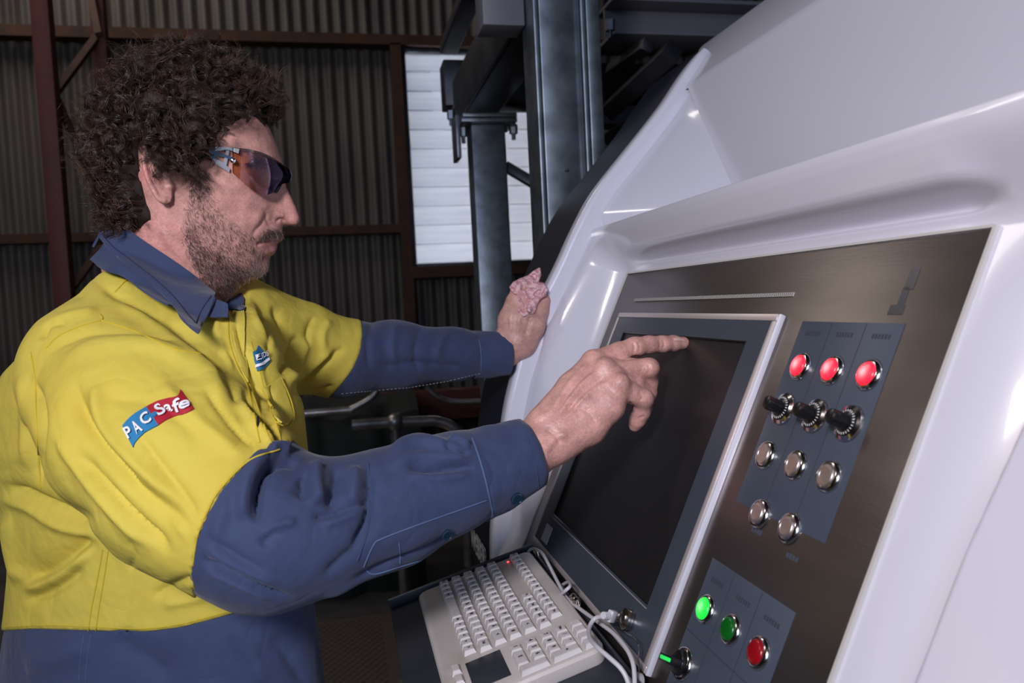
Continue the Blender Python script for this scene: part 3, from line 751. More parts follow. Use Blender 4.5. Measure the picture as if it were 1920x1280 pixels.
MB().box(Lp-.006, Lp+.004, -.0045, .0045, -.0020, .0020, fn=lambda a, b, c: pa+ax*a+sd*b+nn*c).build('plug_shell', M['chrome'], cb, bevel=.0004)
for k in range(5): MB().lathe([(.0030, -.0006), (.0036, 0), (.0030, .0006)], pa+ax*(.0035-k*.0026), ax, 14).build('strain_relief', M['cable'], cb, smooth=True)
cc = empty('keyboard_cable', PT(-.215, .98, .02), 'grey keyboard lead running along the console under the screen, tied once', 'cable')
cable('lead', [Q(998, 1062, .030), Q(990, 1040, .032), Q(997, 1029, .032), Q(1015, 1035, .032), Q(1030, 1060, .030), Q(1048, 1095, .030), Q(1064, 1122, .030), Q(1090, 1143, .030), Q(1122, 1166, .030), Q(1150, 1187, .030), Q(1172, 1212, .030), Q(1186, 1240, .030), Q(1190, 1275, .030), Q(1188, 1320, .030)], .0021, cc, n=90)
cable('lead', [Q(1000, 1046, .024), Q(1004, 1056, .024), Q(1008, 1068, .022)], .0016, cc, n=10)
ct = [Q(1048, 1116, .036), Q(1060, 1107, .040), Q(1069, 1098, .036), Q(1066, 1091, .026), Q(1054, 1097, .022), Q(1046, 1107, .025)]
MB().tube(crom(ct+[ct[0]], 40), .0020, 10, cap=False).build('cable_tie', M['cable'], cc, smooth=True)
(MB().tube(crom([PT(-.192, .697, .022), Q(1193, 1200, .022), Q(1197, 1235, .02), Q(1200, 1275, .018), Q(1200, 1300, .016)], 20), .0005, 6).build('socket_cap_lanyard', M['chrome'], mc, smooth=True))
(MB().lathe([(.0095, 0), (.0095, .006), (.0085, .008), (.0003, .0085)], Q(1198, 1282, .016), NW, 30).build('socket_cap', mat('grey_plastic_cap', (.4, .39, .4), .4), mc, smooth=True))
# ------------------------------------------------------------------ implicit-surface modelling of the figure
def surfnets(f, lo, hi, vox, margin=1.6):
    'polygonise f(P)->distance (metres) inside a box, evaluating only blocks near the surface'
    lo = np.array(lo, float); hi = np.array(hi, float); B = 8
    nb = np.ceil((hi-lo)/(vox*B)).astype(int); n = nb*B+1
    val = np.empty(n, np.float32)
    ax = [lo[k]+vox*B*(np.arange(nb[k])+.5) for k in range(3)]
    C = np.stack(np.meshgrid(*ax, indexing='ij'), -1).reshape(-1, 3)
    fc = f(C)
    act = np.abs(fc) < vox*B*.87*margin
    idx = np.stack(np.meshgrid(*[np.arange(k) for k in nb], indexing='ij'), -1).reshape(-1, 3)
    sgn = np.where(fc < 0, -1, 1).astype(np.float32).reshape(nb)
    val[:-1, :-1, :-1] = np.repeat(np.repeat(np.repeat(sgn, B, 0), B, 1), B, 2)
    val[-1] = 1; val[:, -1] = 1; val[:, :, -1] = 1
    o9 = np.stack(np.meshgrid(*[np.arange(B+1)]*3, indexing='ij'), -1).reshape(-1, 3)
    ai = idx[act]
    for s in range(0, len(ai), 600):
        q = ai[s:s+600]; g = (q[:, None, :]*B+o9[None]).reshape(-1, 3)
        val[g[:, 0], g[:, 1], g[:, 2]] = f(lo+g*vox)
    ins = val < 0
    c = [ins[a:n[0]-1+a, b:n[1]-1+b, d:n[2]-1+d] for a in (0, 1) for b in (0, 1) for d in (0, 1)]
    s_ = sum(k.astype(np.uint8) for k in c); cell = (s_ > 0) & (s_ < 8)
    ci = np.argwhere(cell); vid = np.full(cell.shape, -1, np.int32); vid[cell] = np.arange(len(ci))
    cv = np.stack([val[ci[:, 0]+a, ci[:, 1]+b, ci[:, 2]+d] for a in (0, 1) for b in (0, 1) for d in (0, 1)], 1)
    cr = np.array([(a, b, d) for a in (0, 1) for b in (0, 1) for d in (0, 1)], float)
    acc = np.zeros((len(ci), 3)); cnt = np.zeros(len(ci))
    for i in range(8):
        for j in range(i+1, 8):
            if np.abs(cr[i]-cr[j]).sum() != 1: continue
            m = (cv[:, i] < 0) != (cv[:, j] < 0)
            t = cv[m, i]/(cv[m, i]-cv[m, j]); acc[m] += cr[i]+(cr[j]-cr[i])*t[:, None]; cnt[m] += 1
    V = lo+vox*(ci+acc/cnt[:, None])
    Fs = []
    for a in range(3):
        b, d = (a+1) % 3, (a+2) % 3
        sl0 = [slice(None)]*3; sl1 = [slice(None)]*3; sl0[a] = slice(0, -1); sl1[a] = slice(1, None)
        e = ins[tuple(sl0)] != ins[tuple(sl1)]
        ei = np.argwhere(e); ei = ei[(ei[:, b] > 0) & (ei[:, d] > 0) & (ei[:, b] < cell.shape[b]) & (ei[:, d] < cell.shape[d])]
        def vi(db, dd):
            k = ei.copy(); k[:, b] -= db; k[:, d] -= dd; return vid[k[:, 0], k[:, 1], k[:, 2]]
        q = np.stack([vi(1, 1), vi(0, 1), vi(0, 0), vi(1, 0)], 1)
        st = ins[ei[:, 0], ei[:, 1], ei[:, 2]]; q[~st] = q[~st][:, ::-1]
        Fs.append(q)
    F = np.vstack(Fs); F = F[(F >= 0).all(1)]
    return V, F
def smin(a, b, k):
    h = np.clip(.5+.5*(b-a)/k, 0, 1); return b*(1-h)+a*h-k*h*(1-h)
def smax(a, b, k): return -smin(-a, -b, k)
def cone(P, a, b, ra, rb):
    ba = b-a; pa = P-a; t = np.clip((pa@ba)/(ba@ba), 0, 1)
    return np.linalg.norm(pa-t[:, None]*ba, axis=1)-(ra+(rb-ra)*t)
def chain(P, pts, k=.01):
    'pts: list of (world point, radius)'
    d = None
    for (a, ra), (b, rb) in zip(pts[:-1], pts[1:]):
        c = cone(P, a, b, ra, rb); d = c if d is None else smin(d, c, k)
    return d
def ell(P, c, r, R=None):
    q = P-c
    if R is not None: q = q@R.T
    q = q/np.array(r); l = np.linalg.norm(q, axis=1); return (l-1)*min(r)*np.clip(l, .5, 1.5)**0
def polysd(x, y, poly):
    'signed distance to a closed polygon, negative inside'
    P = np.asarray(poly, float); d = np.full(x.shape, 1e9); ins = np.zeros(x.shape, bool); n = len(P)
    for i in range(n):
        x0, y0 = P[i]; x1, y1 = P[(i+1) % n]; ex, ey = x1-x0, y1-y0
        t = np.clip(((x-x0)*ex+(y-y0)*ey)/(ex*ex+ey*ey+1e-12), 0, 1)
        d = np.minimum(d, (x-x0-t*ex)**2+(y-y0-t*ey)**2)
        c = (y0 > y) != (y1 > y)
        with np.errstate(divide='ignore', invalid='ignore'):
            ins ^= c & (x < (x1-x0)*(y-y0)/(y1-y0+1e-30)+x0)
    d = np.sqrt(d); return np.where(ins, -d, d)
def linedist(x, y, pl):
    'distance, side sign and 0..1 parameter along an open polyline'
    P = np.asarray(pl, float); L = np.r_[0, np.cumsum(np.hypot(*np.diff(P, axis=0).T))]
    best = np.full(x.shape, 1e9); sg = np.zeros(x.shape); par_ = np.zeros(x.shape)
    for i in range(len(P)-1):
        ex, ey = P[i+1]-P[i]; l2 = ex*ex+ey*ey
        t = np.clip(((x-P[i, 0])*ex+(y-P[i, 1])*ey)/l2, 0, 1); dx = x-P[i, 0]-t*ex; dy = y-P[i, 1]-t*ey
        d = np.hypot(dx, dy); m = d < best
        best[m] = d[m]; sg[m] = np.sign(ex*dy-ey*dx)[m]; par_[m] = ((L[i]+t*math.sqrt(l2))/L[-1])[m]
    return best, sg, par_
def vnormals(V, F):
    n = np.zeros_like(V); a = V[F[:, 2]]-V[F[:, 0]]; b = V[F[:, 3]]-V[F[:, 1]]; c = np.cross(a, b)
    for k in range(4): np.add.at(n, F[:, k], c)
    return n/(np.linalg.norm(n, axis=1, keepdims=True)+1e-12)
def relax(V, F, it=2, lam=.5):
    E = np.vstack([F[:, [0, 1]], F[:, [1, 2]], F[:, [2, 3]], F[:, [3, 0]]]); E = np.vstack([E, E[:, ::-1]])
    for _ in range(it):
        s = np.zeros_like(V); c = np.bincount(E[:, 0], minlength=len(V)).astype(float)
        for k in range(3): s[:, k] = np.bincount(E[:, 0], V[E[:, 1], k], minlength=len(V))
        V = V+lam*(s/np.maximum(c, 1)[:, None]-V)
    return V
FA = 1.7
def folds(V, N, FL, z0=.8, side=None):
    'cloth folds: each (polyline px, width px, amplitude mm, kind) r ridge, g groove, s step; acts on the surface facing the room'
    x, y, z = topx(V); disp = np.zeros(len(V)); toc = CAMP-V; toc /= np.linalg.norm(toc, axis=1, keepdims=True)
    face = sstep(((N*toc).sum(1)+.25)/.5)
    for pl, w, a, kd in FL:
        P = np.asarray(pl, float)
        P = crom(P, max(len(P)*4, 8)) if len(P) > 2 else P
        m = (x > P[:, 0].min()-3*w) & (x < P[:, 0].max()+3*w) & (y > P[:, 1].min()-3*w) & (y < P[:, 1].max()+3*w)
        if not m.any(): continue
        d, s, t = linedist(x[m], y[m], P); g = np.exp(-(d/w)**2)
        tp = sstep(t/.22)*sstep((1-t)/.22) if kd[-1] != 'c' else 1.0
        if kd[0] == 'r': v = g
        elif kd[0] == 'g': v = -1.25*np.exp(-(d/w)**1.25)
        else: v = g*s*np.minimum(d/w*3, 1)
        disp[m] += a*FA*.001*v*tp*face[m]
    return V+N*disp[:, None]
def interp_rbf(pts, vals):
    P = np.asarray(pts, float); n = len(P); r = np.linalg.norm(P[:, None]-P[None], axis=-1)
    A = np.zeros((n+3, n+3)); A[:n, :n] = r+np.eye(n)*2; A[:n, n] = 1; A[:n, n+1:] = P; A[n, :n] = 1; A[n+1:, :n] = P.T
    w = np.linalg.solve(A, np.r_[np.asarray(vals, float), 0, 0, 0])
    def f(x, y):
        Q = np.stack([x, y], -1); return np.linalg.norm(Q[:, None]-P[None], axis=-1)@w[:n]+w[n]+Q@w[n+1:]
    return f
# ------------------------------------------------------------------ head (profile measured in the head's own plane)
HZ = .935; PXM = HZ/FPX                         # metres per unit across the head
HC = at(360, 340, HZ)
_vr = nz(ray(400, 350)@RW.T)                     # the man is seen in profile along this line of sight
_rt = nz(np.cross(_vr, RW@np.array([0, -1.0, 0])))
if _rt@(RW@np.array([1.0, 0, 0])) < 0: _rt = -_rt
hy = RW@np.array([0, 1.0, 0]); yaw = math.radians(4)
_c = nz(_vr*math.cos(yaw)+_rt*math.sin(yaw)); _a = nz(_rt*math.cos(yaw)-_vr*math.sin(yaw)); _b = nz(np.cross(_c, _a))
if _b@hy < 0: _b = -_b
def h2w(x, y, s):     # outline coordinates on the mid plane -> world ; s = away from the camera (units)
    r = ray(x, y)@RW.T; t = ((HC-CAMP)@_c)/(r@_c)
    return r*np.asarray(t)[..., None]+CAMP+np.asarray(s, float)[..., None]*_c*PXM
def f2w(x, y, s):     # a feature seen at (x, y) on the near side, s < 0; s > 0 gives its mirror image
    s = np.asarray(s, float); r = ray(x, y)@RW.T; t = ((HC-CAMP)@_c-np.abs(s)*PXM)/(r@_c)
    P = r*np.asarray(t)[..., None]+CAMP
    return P+(np.where(s > 0, 2*s, 0)*PXM)[..., None]*_c
def w2h(P):
    s = (P-HC)@_c; x, y, z = topx(P-s[..., None]*_c); return x, y, s/PXM
def w2f(P):
    s = (P-HC)@_c; x, y, z = topx(P-(np.maximum(s, 0)*2)[..., None]*_c); return x, y, s/PXM
PROF = [(505, 240), (514, 262), (524, 290), (531, 308), (534.5, 322), (533, 335), (536.5, 350), (543, 363), (551, 380), (558.5, 398), (562, 409), (560, 418), (553, 423),
        (542, 422.5), (531, 424), (529.5, 434), (531.5, 445), (527.5, 452), (518.5, 457.5), (519.5, 465), (514, 475), (505.5, 483), (504.5, 495), (503, 505), (496, 514), (486, 521), (470, 527),
        (455, 536), (440, 552), (426, 566), (415, 590), (408, 640), (330, 660), (215, 560), (190, 480), (215, 440), (228, 400), (215, 350), (212, 290), (225, 225), (265, 175), (320, 150), (385, 147), (440, 168), (480, 200)]
PROF = [tuple(p) for p in crom(PROF+[PROF[0]], 340)[:-1]]
Wp = [((335, 260), 118), ((300, 330), 112), ((260, 260), 110), ((400, 230), 106), ((440, 280), 98), ((490, 270), 78), ((510, 305), 66), ((455, 320), 92), ((475, 326), 80), ((494, 330), 57), ((512, 338), 38), ((522, 345), 22),
      ((400, 330), 104), ((440, 355), 98), ((475, 375), 78), ((500, 385), 56), ((512, 372), 32), ((530, 375), 20), ((545, 395), 18), ((528, 404), 27), ((548, 412), 19), ((512, 408), 34), ((505, 425), 42), ((520, 435), 31), ((515, 452), 33), ((495, 455), 50),
      ((470, 420), 74), ((450, 455), 78), ((480, 490), 54), ((495, 500), 40), ((430, 400), 90), ((400, 440), 92), ((350, 430), 98), ((355, 380), 104), ((405, 490), 78), ((450, 510), 58), ((380, 520), 74), ((330, 480), 88), ((280, 430), 84), ((240, 430), 70),
      ((350, 560), 84), ((260, 500), 84), ((400, 560), 62), ((300, 600), 90), ((225, 330), 80), ((508, 468), 32), ((535, 420), 16)]
Wf = interp_rbf([p for p, v in Wp], [v for p, v in Wp])
Dp_ = [((505, 240), 60), ((525, 300), 42), ((533, 335), 20), ((545, 370), 15), ((560, 408), 12), ((545, 420), 8), ((530, 435), 22), ((520, 465), 22), ((503, 500), 34), ((470, 527), 40), ((430, 565), 60), ((408, 640), 60),
       ((340, 640), 90), ((200, 480), 80), ((215, 330), 105), ((265, 175), 115), ((385, 147), 112), ((470, 190), 95), ((360, 330), 110)]
Df = interp_rbf([p for p, v in Dp_], [v for p, v in Dp_])
# tabulate half width on a 2D lattice
_gx = np.arange(170, 590, 2.0); _gy = np.arange(120, 690, 2.0)
_X, _Y = np.meshgrid(_gx, _gy, indexing='ij'); _sd = polysd(_X.ravel(), _Y.ravel(), PROF)
_D = np.clip(Df(_X.ravel(), _Y.ravel()), 6, 130); _W = np.clip(Wf(_X.ravel(), _Y.ravel()), 8, 125)
_t = np.clip(-_sd/_D, 0, 1); _hw = _W*np.sqrt(np.clip(1-(1-_t)**2.1, 0, 1)); _hw = np.where(_sd > 0, -_sd, _hw).reshape(_X.shape)
_sdg = _sd.reshape(_X.shape)
def bil(G, x, y):
    u = np.clip((x-_gx[0])/2.0, 0, len(_gx)-1.001); v = np.clip((y-_gy[0])/2.0, 0, len(_gy)-1.001)
    i = u.astype(int); j = v.astype(int); a = u-i; b = v-j
    return G[i, j]*(1-a)*(1-b)+G[i+1, j]*a*(1-b)+G[i, j+1]*(1-a)*b+G[i+1, j+1]*a*b
def head_hw(x, y): return bil(_hw, np.asarray(x, float), np.asarray(y, float))
EAR = [(321, 380), (313, 383.5), (302, 383), (291, 373), (278, 351), (268, 325), (263.5, 304), (262.5, 284), (268, 268), (282, 259), (300, 258), (314, 268), (320, 290), (322, 320), (320, 345), (325, 365)]
EARc = crom(EAR+[EAR[0]], 70)[:-1]
def ear_s(x):      # how far out (units, towards the camera side) the ear's plane lies
    return head_hw(325, 330)+2+(325-x)*.30
def ear_sd(x, y, sa):
    o = polysd(x, y, EARc); ps = ear_s(x)
    body = np.maximum(o+1.5, np.abs(sa-ps)-3.2)
    # rolled rim
    hel = [(316, 282), (302, 264), (284, 264), (272, 278), (270, 300), (275, 326), (285, 350), (297, 371), (308, 377)]
    d, _, t = linedist(x, y, crom(hel, 30)); body = smin(body, np.hypot(d, (sa-ps-4))-4.6, 3)
    anti = [(303, 284), (291, 298), (287, 320), (293, 342), (303, 352)]
    d, _, t = linedist(x, y, crom(anti, 20)); body = smin(body, np.hypot(d, (sa-ps-2))-4.2, 3)
    body = smin(body, np.sqrt((x-320)**2+(y-349)**2+(sa-ps-1)**2)-7, 4)
    body = smin(body, np.sqrt(((x-306)/9)**2+((y-371)/9.0)**2+((sa-ps)/5)**2)*6-6, 4)
    root = np.sqrt(((x-308)/16)**2+((y-325)/42)**2)*12-12
    body = smin(body, np.maximum(root, np.abs(sa-ps+14)-14), 5)
    con = np.sqrt(((x-307)/10)**2+((y-330)/17)**2+((sa-ps-6)/11)**2)*9-9
    body = smax(body, -con, 2.5)
    return body
def head_f(P):
    x, y, s = w2h(P); sa = np.abs(s); hw = head_hw(x, y)
    d = (sa-hw)
    edge = bil(_sdg, x, y)
    # distance estimate: combine side offset and outline distance
    gx_ = (head_hw(x+2, y)-head_hw(x-2, y))/4; gy_ = (head_hw(x, y+2)-head_hw(x, y-2))/4
    d = np.where(hw > 0, d/np.sqrt(1+np.clip(gx_**2+gy_**2, 0, 9)), np.hypot(edge, sa))
    # eye sockets & lids
    ex, ey, _s = w2f(P)
    eye = np.sqrt((ex-488)**2+(ey-331)**2+(sa-51)**2)-20.5
    lid = smin(d, eye, 5); 
    x, y, _s = w2f(P)
    m = (x > 240) & (x < 345) & (y > 235) & (y < 405) & (sa > 70)
    r = lid
    if m.any():
        e = ear_sd(x[m], y[m], sa[m]); r = r.copy(); r[m] = smin(r[m], e, 4)
    return r*PXM
# ------------------------------------------------------------------ clothing volumes
def sh(pl): return [(at(x, y, z), r) for x, y, z, r in pl]
NEAR = sh([(185, 712, .835, .072), (272, 806, .775, .088), (370, 895, .735, .089), (452, 960, .71, .074), (508, 1004, .70, .0640), (610, 985, .715, .0555), (735, 950, .74, .0535), (850, 903, .765, .045), (905, 880, .78, .041)])
CUFF = sh([(905, 882, .78, .0415), (985, 852, .795, .036), (1000, 846, .80, .0345)])
FAR = sh([(455, 640, 1.04, .085), (560, 652, 1.09, .062), (640, 672, 1.13, .056), (740, 666, 1.18, .052), (850, 664, 1.225, .041), (905, 664, 1.25, .036)])
FCUFF = sh([(905, 664, 1.25, .0365), (945, 664, 1.262, .034)])
TY = np.array([540, 565, 600, 650, 700, 760, 860, 960, 1060, 1160, 1280, 1400, 1500, 1650])
TXL = np.array([215, 165, 112, 50, 0, -35, -40, -6, 10, 0, -18, -20, -20, -20])
TXR = np.array([430, 452, 492, 512, 532, 548, 557, 562, 567, 578, 592, 600, 590, 575])
TZC = np.array([.945, .945, .945, .95, .955, .96, .965, .97, .97, .975, .98, .98, .98, .98])
TRZ = np.array([.06, .085, .120, .150, .160, .165, .168, .168, .167, .17, .178, .18, .18, .17])
def torso(P):
    x, y, z = topx(P); yc = np.clip(y, 540, 1650)
    xl = np.interp(yc, TY, TXL); xr = np.interp(yc, TY, TXR); zc = np.interp(yc, TY, TZC); rz = np.interp(yc, TY, TRZ)
    cx = (xl+xr)/2; rx = (xr-xl)/2*zc/FPX
    a = (x-cx)*z/FPX/rx; b = (z-zc+.35*(x-cx)*z/FPX*.6)/rz
    l = np.sqrt(np.abs(a)**2.3+np.abs(b)**2.3)**(2/2.3)
    d = (l**.5-1)*np.minimum(rx, rz)*1.0
    d = np.where(l > 1e-6, (np.sqrt(a*a+b*b)**1.0*0+l**.5-1)*np.minimum(rx, rz), -.1)
    cap = np.maximum((540-y)*z/FPX, (y-1650)*z/FPX)
    return smax(d, cap, .02)
NAVY_NEAR = [(532, 838), (500, 850), (470, 868), (440, 895), (415, 925), (393, 965), (375, 1005), (367, 1035), (364, 1062), (366, 1100), (380, 1300), (1100, 1300), (1100, 1000), (1100, 760), (850, 760), (600, 800), (560, 820)]
HEM = [(-200, 1181), (0, 1183), (60, 1179), (180, 1182), (270, 1186), (340, 1176), (410, 1158), (480, 1136), (560, 1112), (700, 1090), (700, 1700), (-200, 1700)]
NAVY_FAR = [(664, 570), (678, 600), (681, 628), (676, 660), (662, 692), (640, 722), (612, 750), (640, 790), (1000, 760), (1000, 560)]
def px_region(P, poly):
    x, y, z = topx(P); return polysd(x, y, poly)*z/FPX
SHL = sh([(245, 585, .90, .05), (180, 672, .85, .066)])
NECKCUT = [(150, 470), (168, 482), (188, 501), (226, 516), (264, 540), (312, 566), (386, 587), (426, 589), (459, 583), (464, 560), (464, 300), (150, 300)]
def torso_full(P):
    d = torso(P)
    d = smin(d, cone(P, SHL[0][0], SHL[1][0], .052, .066), .04)
    d = smin(d, chain(P, NEAR[:2], .03), .03)
    d = smin(d, chain(P, FAR[:2], .03), .045)
    return smax(d, -px_region(P, NECKCUT), .002)
def yellow_f(P):
    d = smax(torso_full(P), -px_region(P, HEM), .002)
    a = smax(chain(P, NEAR[:6], .028), -px_region(P, NAVY_NEAR), .002); d = smin(d, a, .014)
    a = smax(chain(P, FAR[:5], .02), -px_region(P, NAVY_FAR), .002); return smin(d, a, .012)
def navy_torso_f(P):
    return smax(torso_full(P)+.0015, px_region(P, HEM)-.004, .001)
def navy_near_f(P):
    d = smax(chain(P, NEAR[2:], .028)+.0015, px_region(P, NAVY_NEAR)-.004, .001)
    return d
def navy_far_f(P):
    return smax(chain(P, FAR[1:], .02)+.0015, px_region(P, NAVY_FAR)-.004, .001)
# ------------------------------------------------------------------ build the man
M['skin'] = mat('skin', (.6, .33, .29), .42, bump=[(900, .00025), (300, .0004), (90, .0006)], Subsurface_Weight=.03, Subsurface_Radius=(.01, .004, .002), Subsurface_Scale=.5); vcol(M['skin'])
def skinmottle(m):
    nt = m.node_tree; b = nt.nodes['Principled BSDF']; src = b.inputs['Base Color'].links[0].from_socket
    tc = nt.nodes.new('ShaderNodeTexCoord')
    for sc, lo, hi in ((70, .80, 1.18), (420, .86, 1.12)):
        n = nt.nodes.new('ShaderNodeTexNoise'); n.inputs['Scale'].default_value = sc; n.inputs['Detail'].default_value = 4; nt.links.new(tc.outputs['Object'], n.inputs['Vector'])
        r = nt.nodes.new('ShaderNodeMapRange'); r.inputs[1].default_value = .3; r.inputs[2].default_value = .7; r.inputs[3].default_value = lo; r.inputs[4].default_value = hi; nt.links.new(n.outputs['Fac'], r.inputs[0])
        v = nt.nodes.new('ShaderNodeVectorMath'); v.operation = 'SCALE'; nt.links.new(src, v.inputs[0]); nt.links.new(r.outputs[0], v.inputs['Scale']); src = v.outputs[0]
    nt.links.new(src, b.inputs['Base Color'])
skinmottle(M['skin'])
M['yel'] = mat('hi_vis_yellow_cotton', (.56, .455, .062), .8, bump=[(1500, .00008), (60, .0010), (18, .003)], kw_crease=[(5, .012, (1, 1, .6)), (14, .007, (1, .6, 1))], noise=(5, (.52, .385, .04), .45, .8))
M['nav'] = mat('navy_cotton', (.028, .043, .106), .85, bump=[(1500, .00008), (60, .0010), (18, .003)], kw_crease=[(5, .012, (1, 1, .6)), (14, .007, (1, .6, 1))], noise=(9, (.020, .030, .076), .45, .75), Sheen_Weight=.1)
M['navseam'] = mat('navy_seam_thread', (.07, .11, .22), .8)
M['yseam'] = mat('yellow_seam', (.50, .38, .02), .8)
M['hair'] = mat('dark_brown_curls', (.045, .026, .018), .30); vcol(M['hair'])
M['hairin'] = mat('hair_mass', (.016, .009, .006), .8)  # inner hair darker than the curls: shade between locks put into the colour
M['beard'] = mat('stubble', (.05, .03, .02), .5); vcol(M['beard'])
pr = empty('person', at(280, 900, .97)*np.array([1, 1, 0]), 'curly-haired bearded man in a yellow and navy work shirt pointing at the screen', 'person')
# --- hands
RH = {}
def finger(P, pts, k=.004): return chain(P, sh(pts), k)
def rhand_f(P):
    wr = sh([(900, 905, .775, .030), (985, 850, .793, .0285), (1040, 812, .803, .0265)])
    d = chain(P, wr, .01)
    for pl in ([(1028, 795, .806, .0225), (1075, 728, .822, .0175), (1113, 679, .833, .0128)], [(1035, 808, .803, .0235), (1085, 745, .812, .019), (1132, 694, .820, .0132)],
               [(1040, 820, .80, .023), (1095, 765, .804, .019), (1148, 708, .812, .0130)], [(1042, 828, .80, .022), (1102, 797, .802, .0205), (1140, 760, .803, .0172), (1157, 727, .804, .0140)]):
        d = smin(d, chain(P, sh(pl), .006), .010)
    fi = finger(P, [(1113, 679, .833, .0124), (1160, 661, .842, .0112), (1190, 651, .849, .0112), (1216, 646, .858, .0098), (1242, 645, .866, .0094), (1262, 643.5, .874, .0088), (1281, 643, .880, .0074)])
    d = smin(d, fi, .006)
    fm = finger(P, [(1132, 694, .820, .0128), (1180, 690, .830, .0112), (1217, 691, .838, .0110), (1217, 718, .850, .0096), (1208, 742, .862, .0088), (1196, 762, .870, .0075)])
    d = smin(d, fm, .004)
    fr = finger(P, [(1148, 708, .812, .0125), (1188, 718, .832, .0108), (1214, 735, .846, .0102), (1207, 765, .860, .0088), (1193, 785, .868, .0075)])
    d = smin(d, fr, .003)
    fp = finger(P, [(1158, 724, .803, .0138), (1184, 737, .811, .0108), (1207, 749, .818, .0102), (1203, 773, .826, .0090), (1196, 786, .831, .0086), (1191, 797, .836, .0072)])
    d = smin(d, fp, .003)
    th = finger(P, [(1068, 785, .830, .018), (1112, 765, .856, .0135), (1150, 742, .872, .0115), (1180, 722, .882, .0085)])
    d = smin(d, th, .008)
    for x, y, z, r in ((1112, 673, .826, .0075), (1134, 687, .809, .0085), (1163, 716, .795, .0075), (1218, 688, .830, .0078), (1209, 744, .812, .0070)):
        d = smin(d, np.linalg.norm(P-at(x, y, z), axis=1)-r, .008)
    return d
RF0 = [([(1035, 770), (1070, 715), (1108, 676)], 5, .9, 'r'), ([(1045, 780), (1088, 722), (1130, 690)], 5, 1.1, 'r'), ([(1055, 790), (1105, 735), (1155, 712)], 5, .7, 'r'),
      ([(1040, 775), (1080, 722), (1118, 684)], 5, -.9, 'r'), ([(1050, 785), (1098, 732), (1143, 702)], 5, -.9, 'r'),
      ([(1020, 800), (1040, 815), (1052, 835)], 6, .8, 'g'), ([(1060, 760), (1100, 770), (1120, 800)], 7, .6, 'g'),
      ([(1186, 640), (1190, 650), (1188, 662)], 2.5, .7, 'g'), ([(1196, 640), (1200, 650), (1197, 661)], 2.5, .5, 'g'), ([(1243, 636), (1246, 645), (1243, 655)], 2.2, .5, 'g'), ([(1236, 636), (1238, 645), (1236, 655)], 2, .4, 'g'),
      ([(1150, 668), (1175, 672), (1205, 668)], 3, .8, 'g'), ([(1178, 752), (1184, 762), (1186, 775)], 2.5, .8, 'g'), ([(1214, 680), (1218, 692), (1214, 702)], 2.5, .4, 'g'), ([(1196, 735), (1204, 744), (1200, 752)], 2.5, .5, 'g'),
      ([(1197, 784), (1204, 782), (1208, 779)], 2, .5, 'g'), ([(1015, 850), (1045, 820), (1070, 812)], 8, 1.0, 'r'), ([(1000, 790), (1040, 765), (1060, 740)], 6, .7, 'r')]
RF = [(p, w, a*1.35, k) for p, w, a, k in RF0]
def lhand_f(P):
    d = chain(P, sh([(905, 664, 1.25, .029), (950, 655, 1.258, .027), (965, 640, 1.258, .028)]), .01)
    for pl in ([(958, 636, 1.256, .023), (956, 600, 1.25, .0185), (964, 567, 1.25, .0145)], [(966, 636, 1.254, .025), (972, 600, 1.247, .022), (980, 562, 1.248, .0150)],
               [(975, 640, 1.254, .024), (990, 605, 1.248, .021), (998, 566, 1.252, .0150)], [(980, 642, 1.256, .022), (1000, 612, 1.252, .018), (1012, 582, 1.256, .014)]):
        d = smin(d, chain(P, sh(pl), .008), .012)
    for pl in ([(964, 567, 1.25, .0125), (970, 543, 1.262, .0105), (985, 540, 1.285, .009), (992, 552, 1.29, .008)], [(980, 562, 1.248, .013), (988, 536, 1.262, .0108), (1003, 535, 1.285, .009), (1008, 548, 1.292, .008)],
               [(998, 566, 1.252, .013), (1006, 541, 1.262, .0105), (1016, 540, 1.278, .009), (1020, 550, 1.284, .008)], [(1012, 582, 1.256, .012), (1018, 562, 1.258, .0108), (1022, 556, 1.272, .009), (1022, 566, 1.282, .008)],
               [(982, 642, 1.262, .019), (1003, 615, 1.265, .0145), (1015, 590, 1.265, .0125), (1020, 568, 1.262, .0105)]):
        d = smin(d, chain(P, sh(pl), .004), .006)
    return d
LF = [([(960, 625), (958, 595), (966, 568)], 4, 1.2, 'r'), ([(970, 630), (974, 598), (982, 568)], 4, 1.0, 'r'), ([(985, 632), (992, 605), (998, 590)], 4, 2.0, 'g'), ([(988, 600), (1004, 590), (1012, 578)], 3, 1.5, 'g'), ([(940, 628), (955, 640), (965, 655)], 4, 1.0, 'g')]
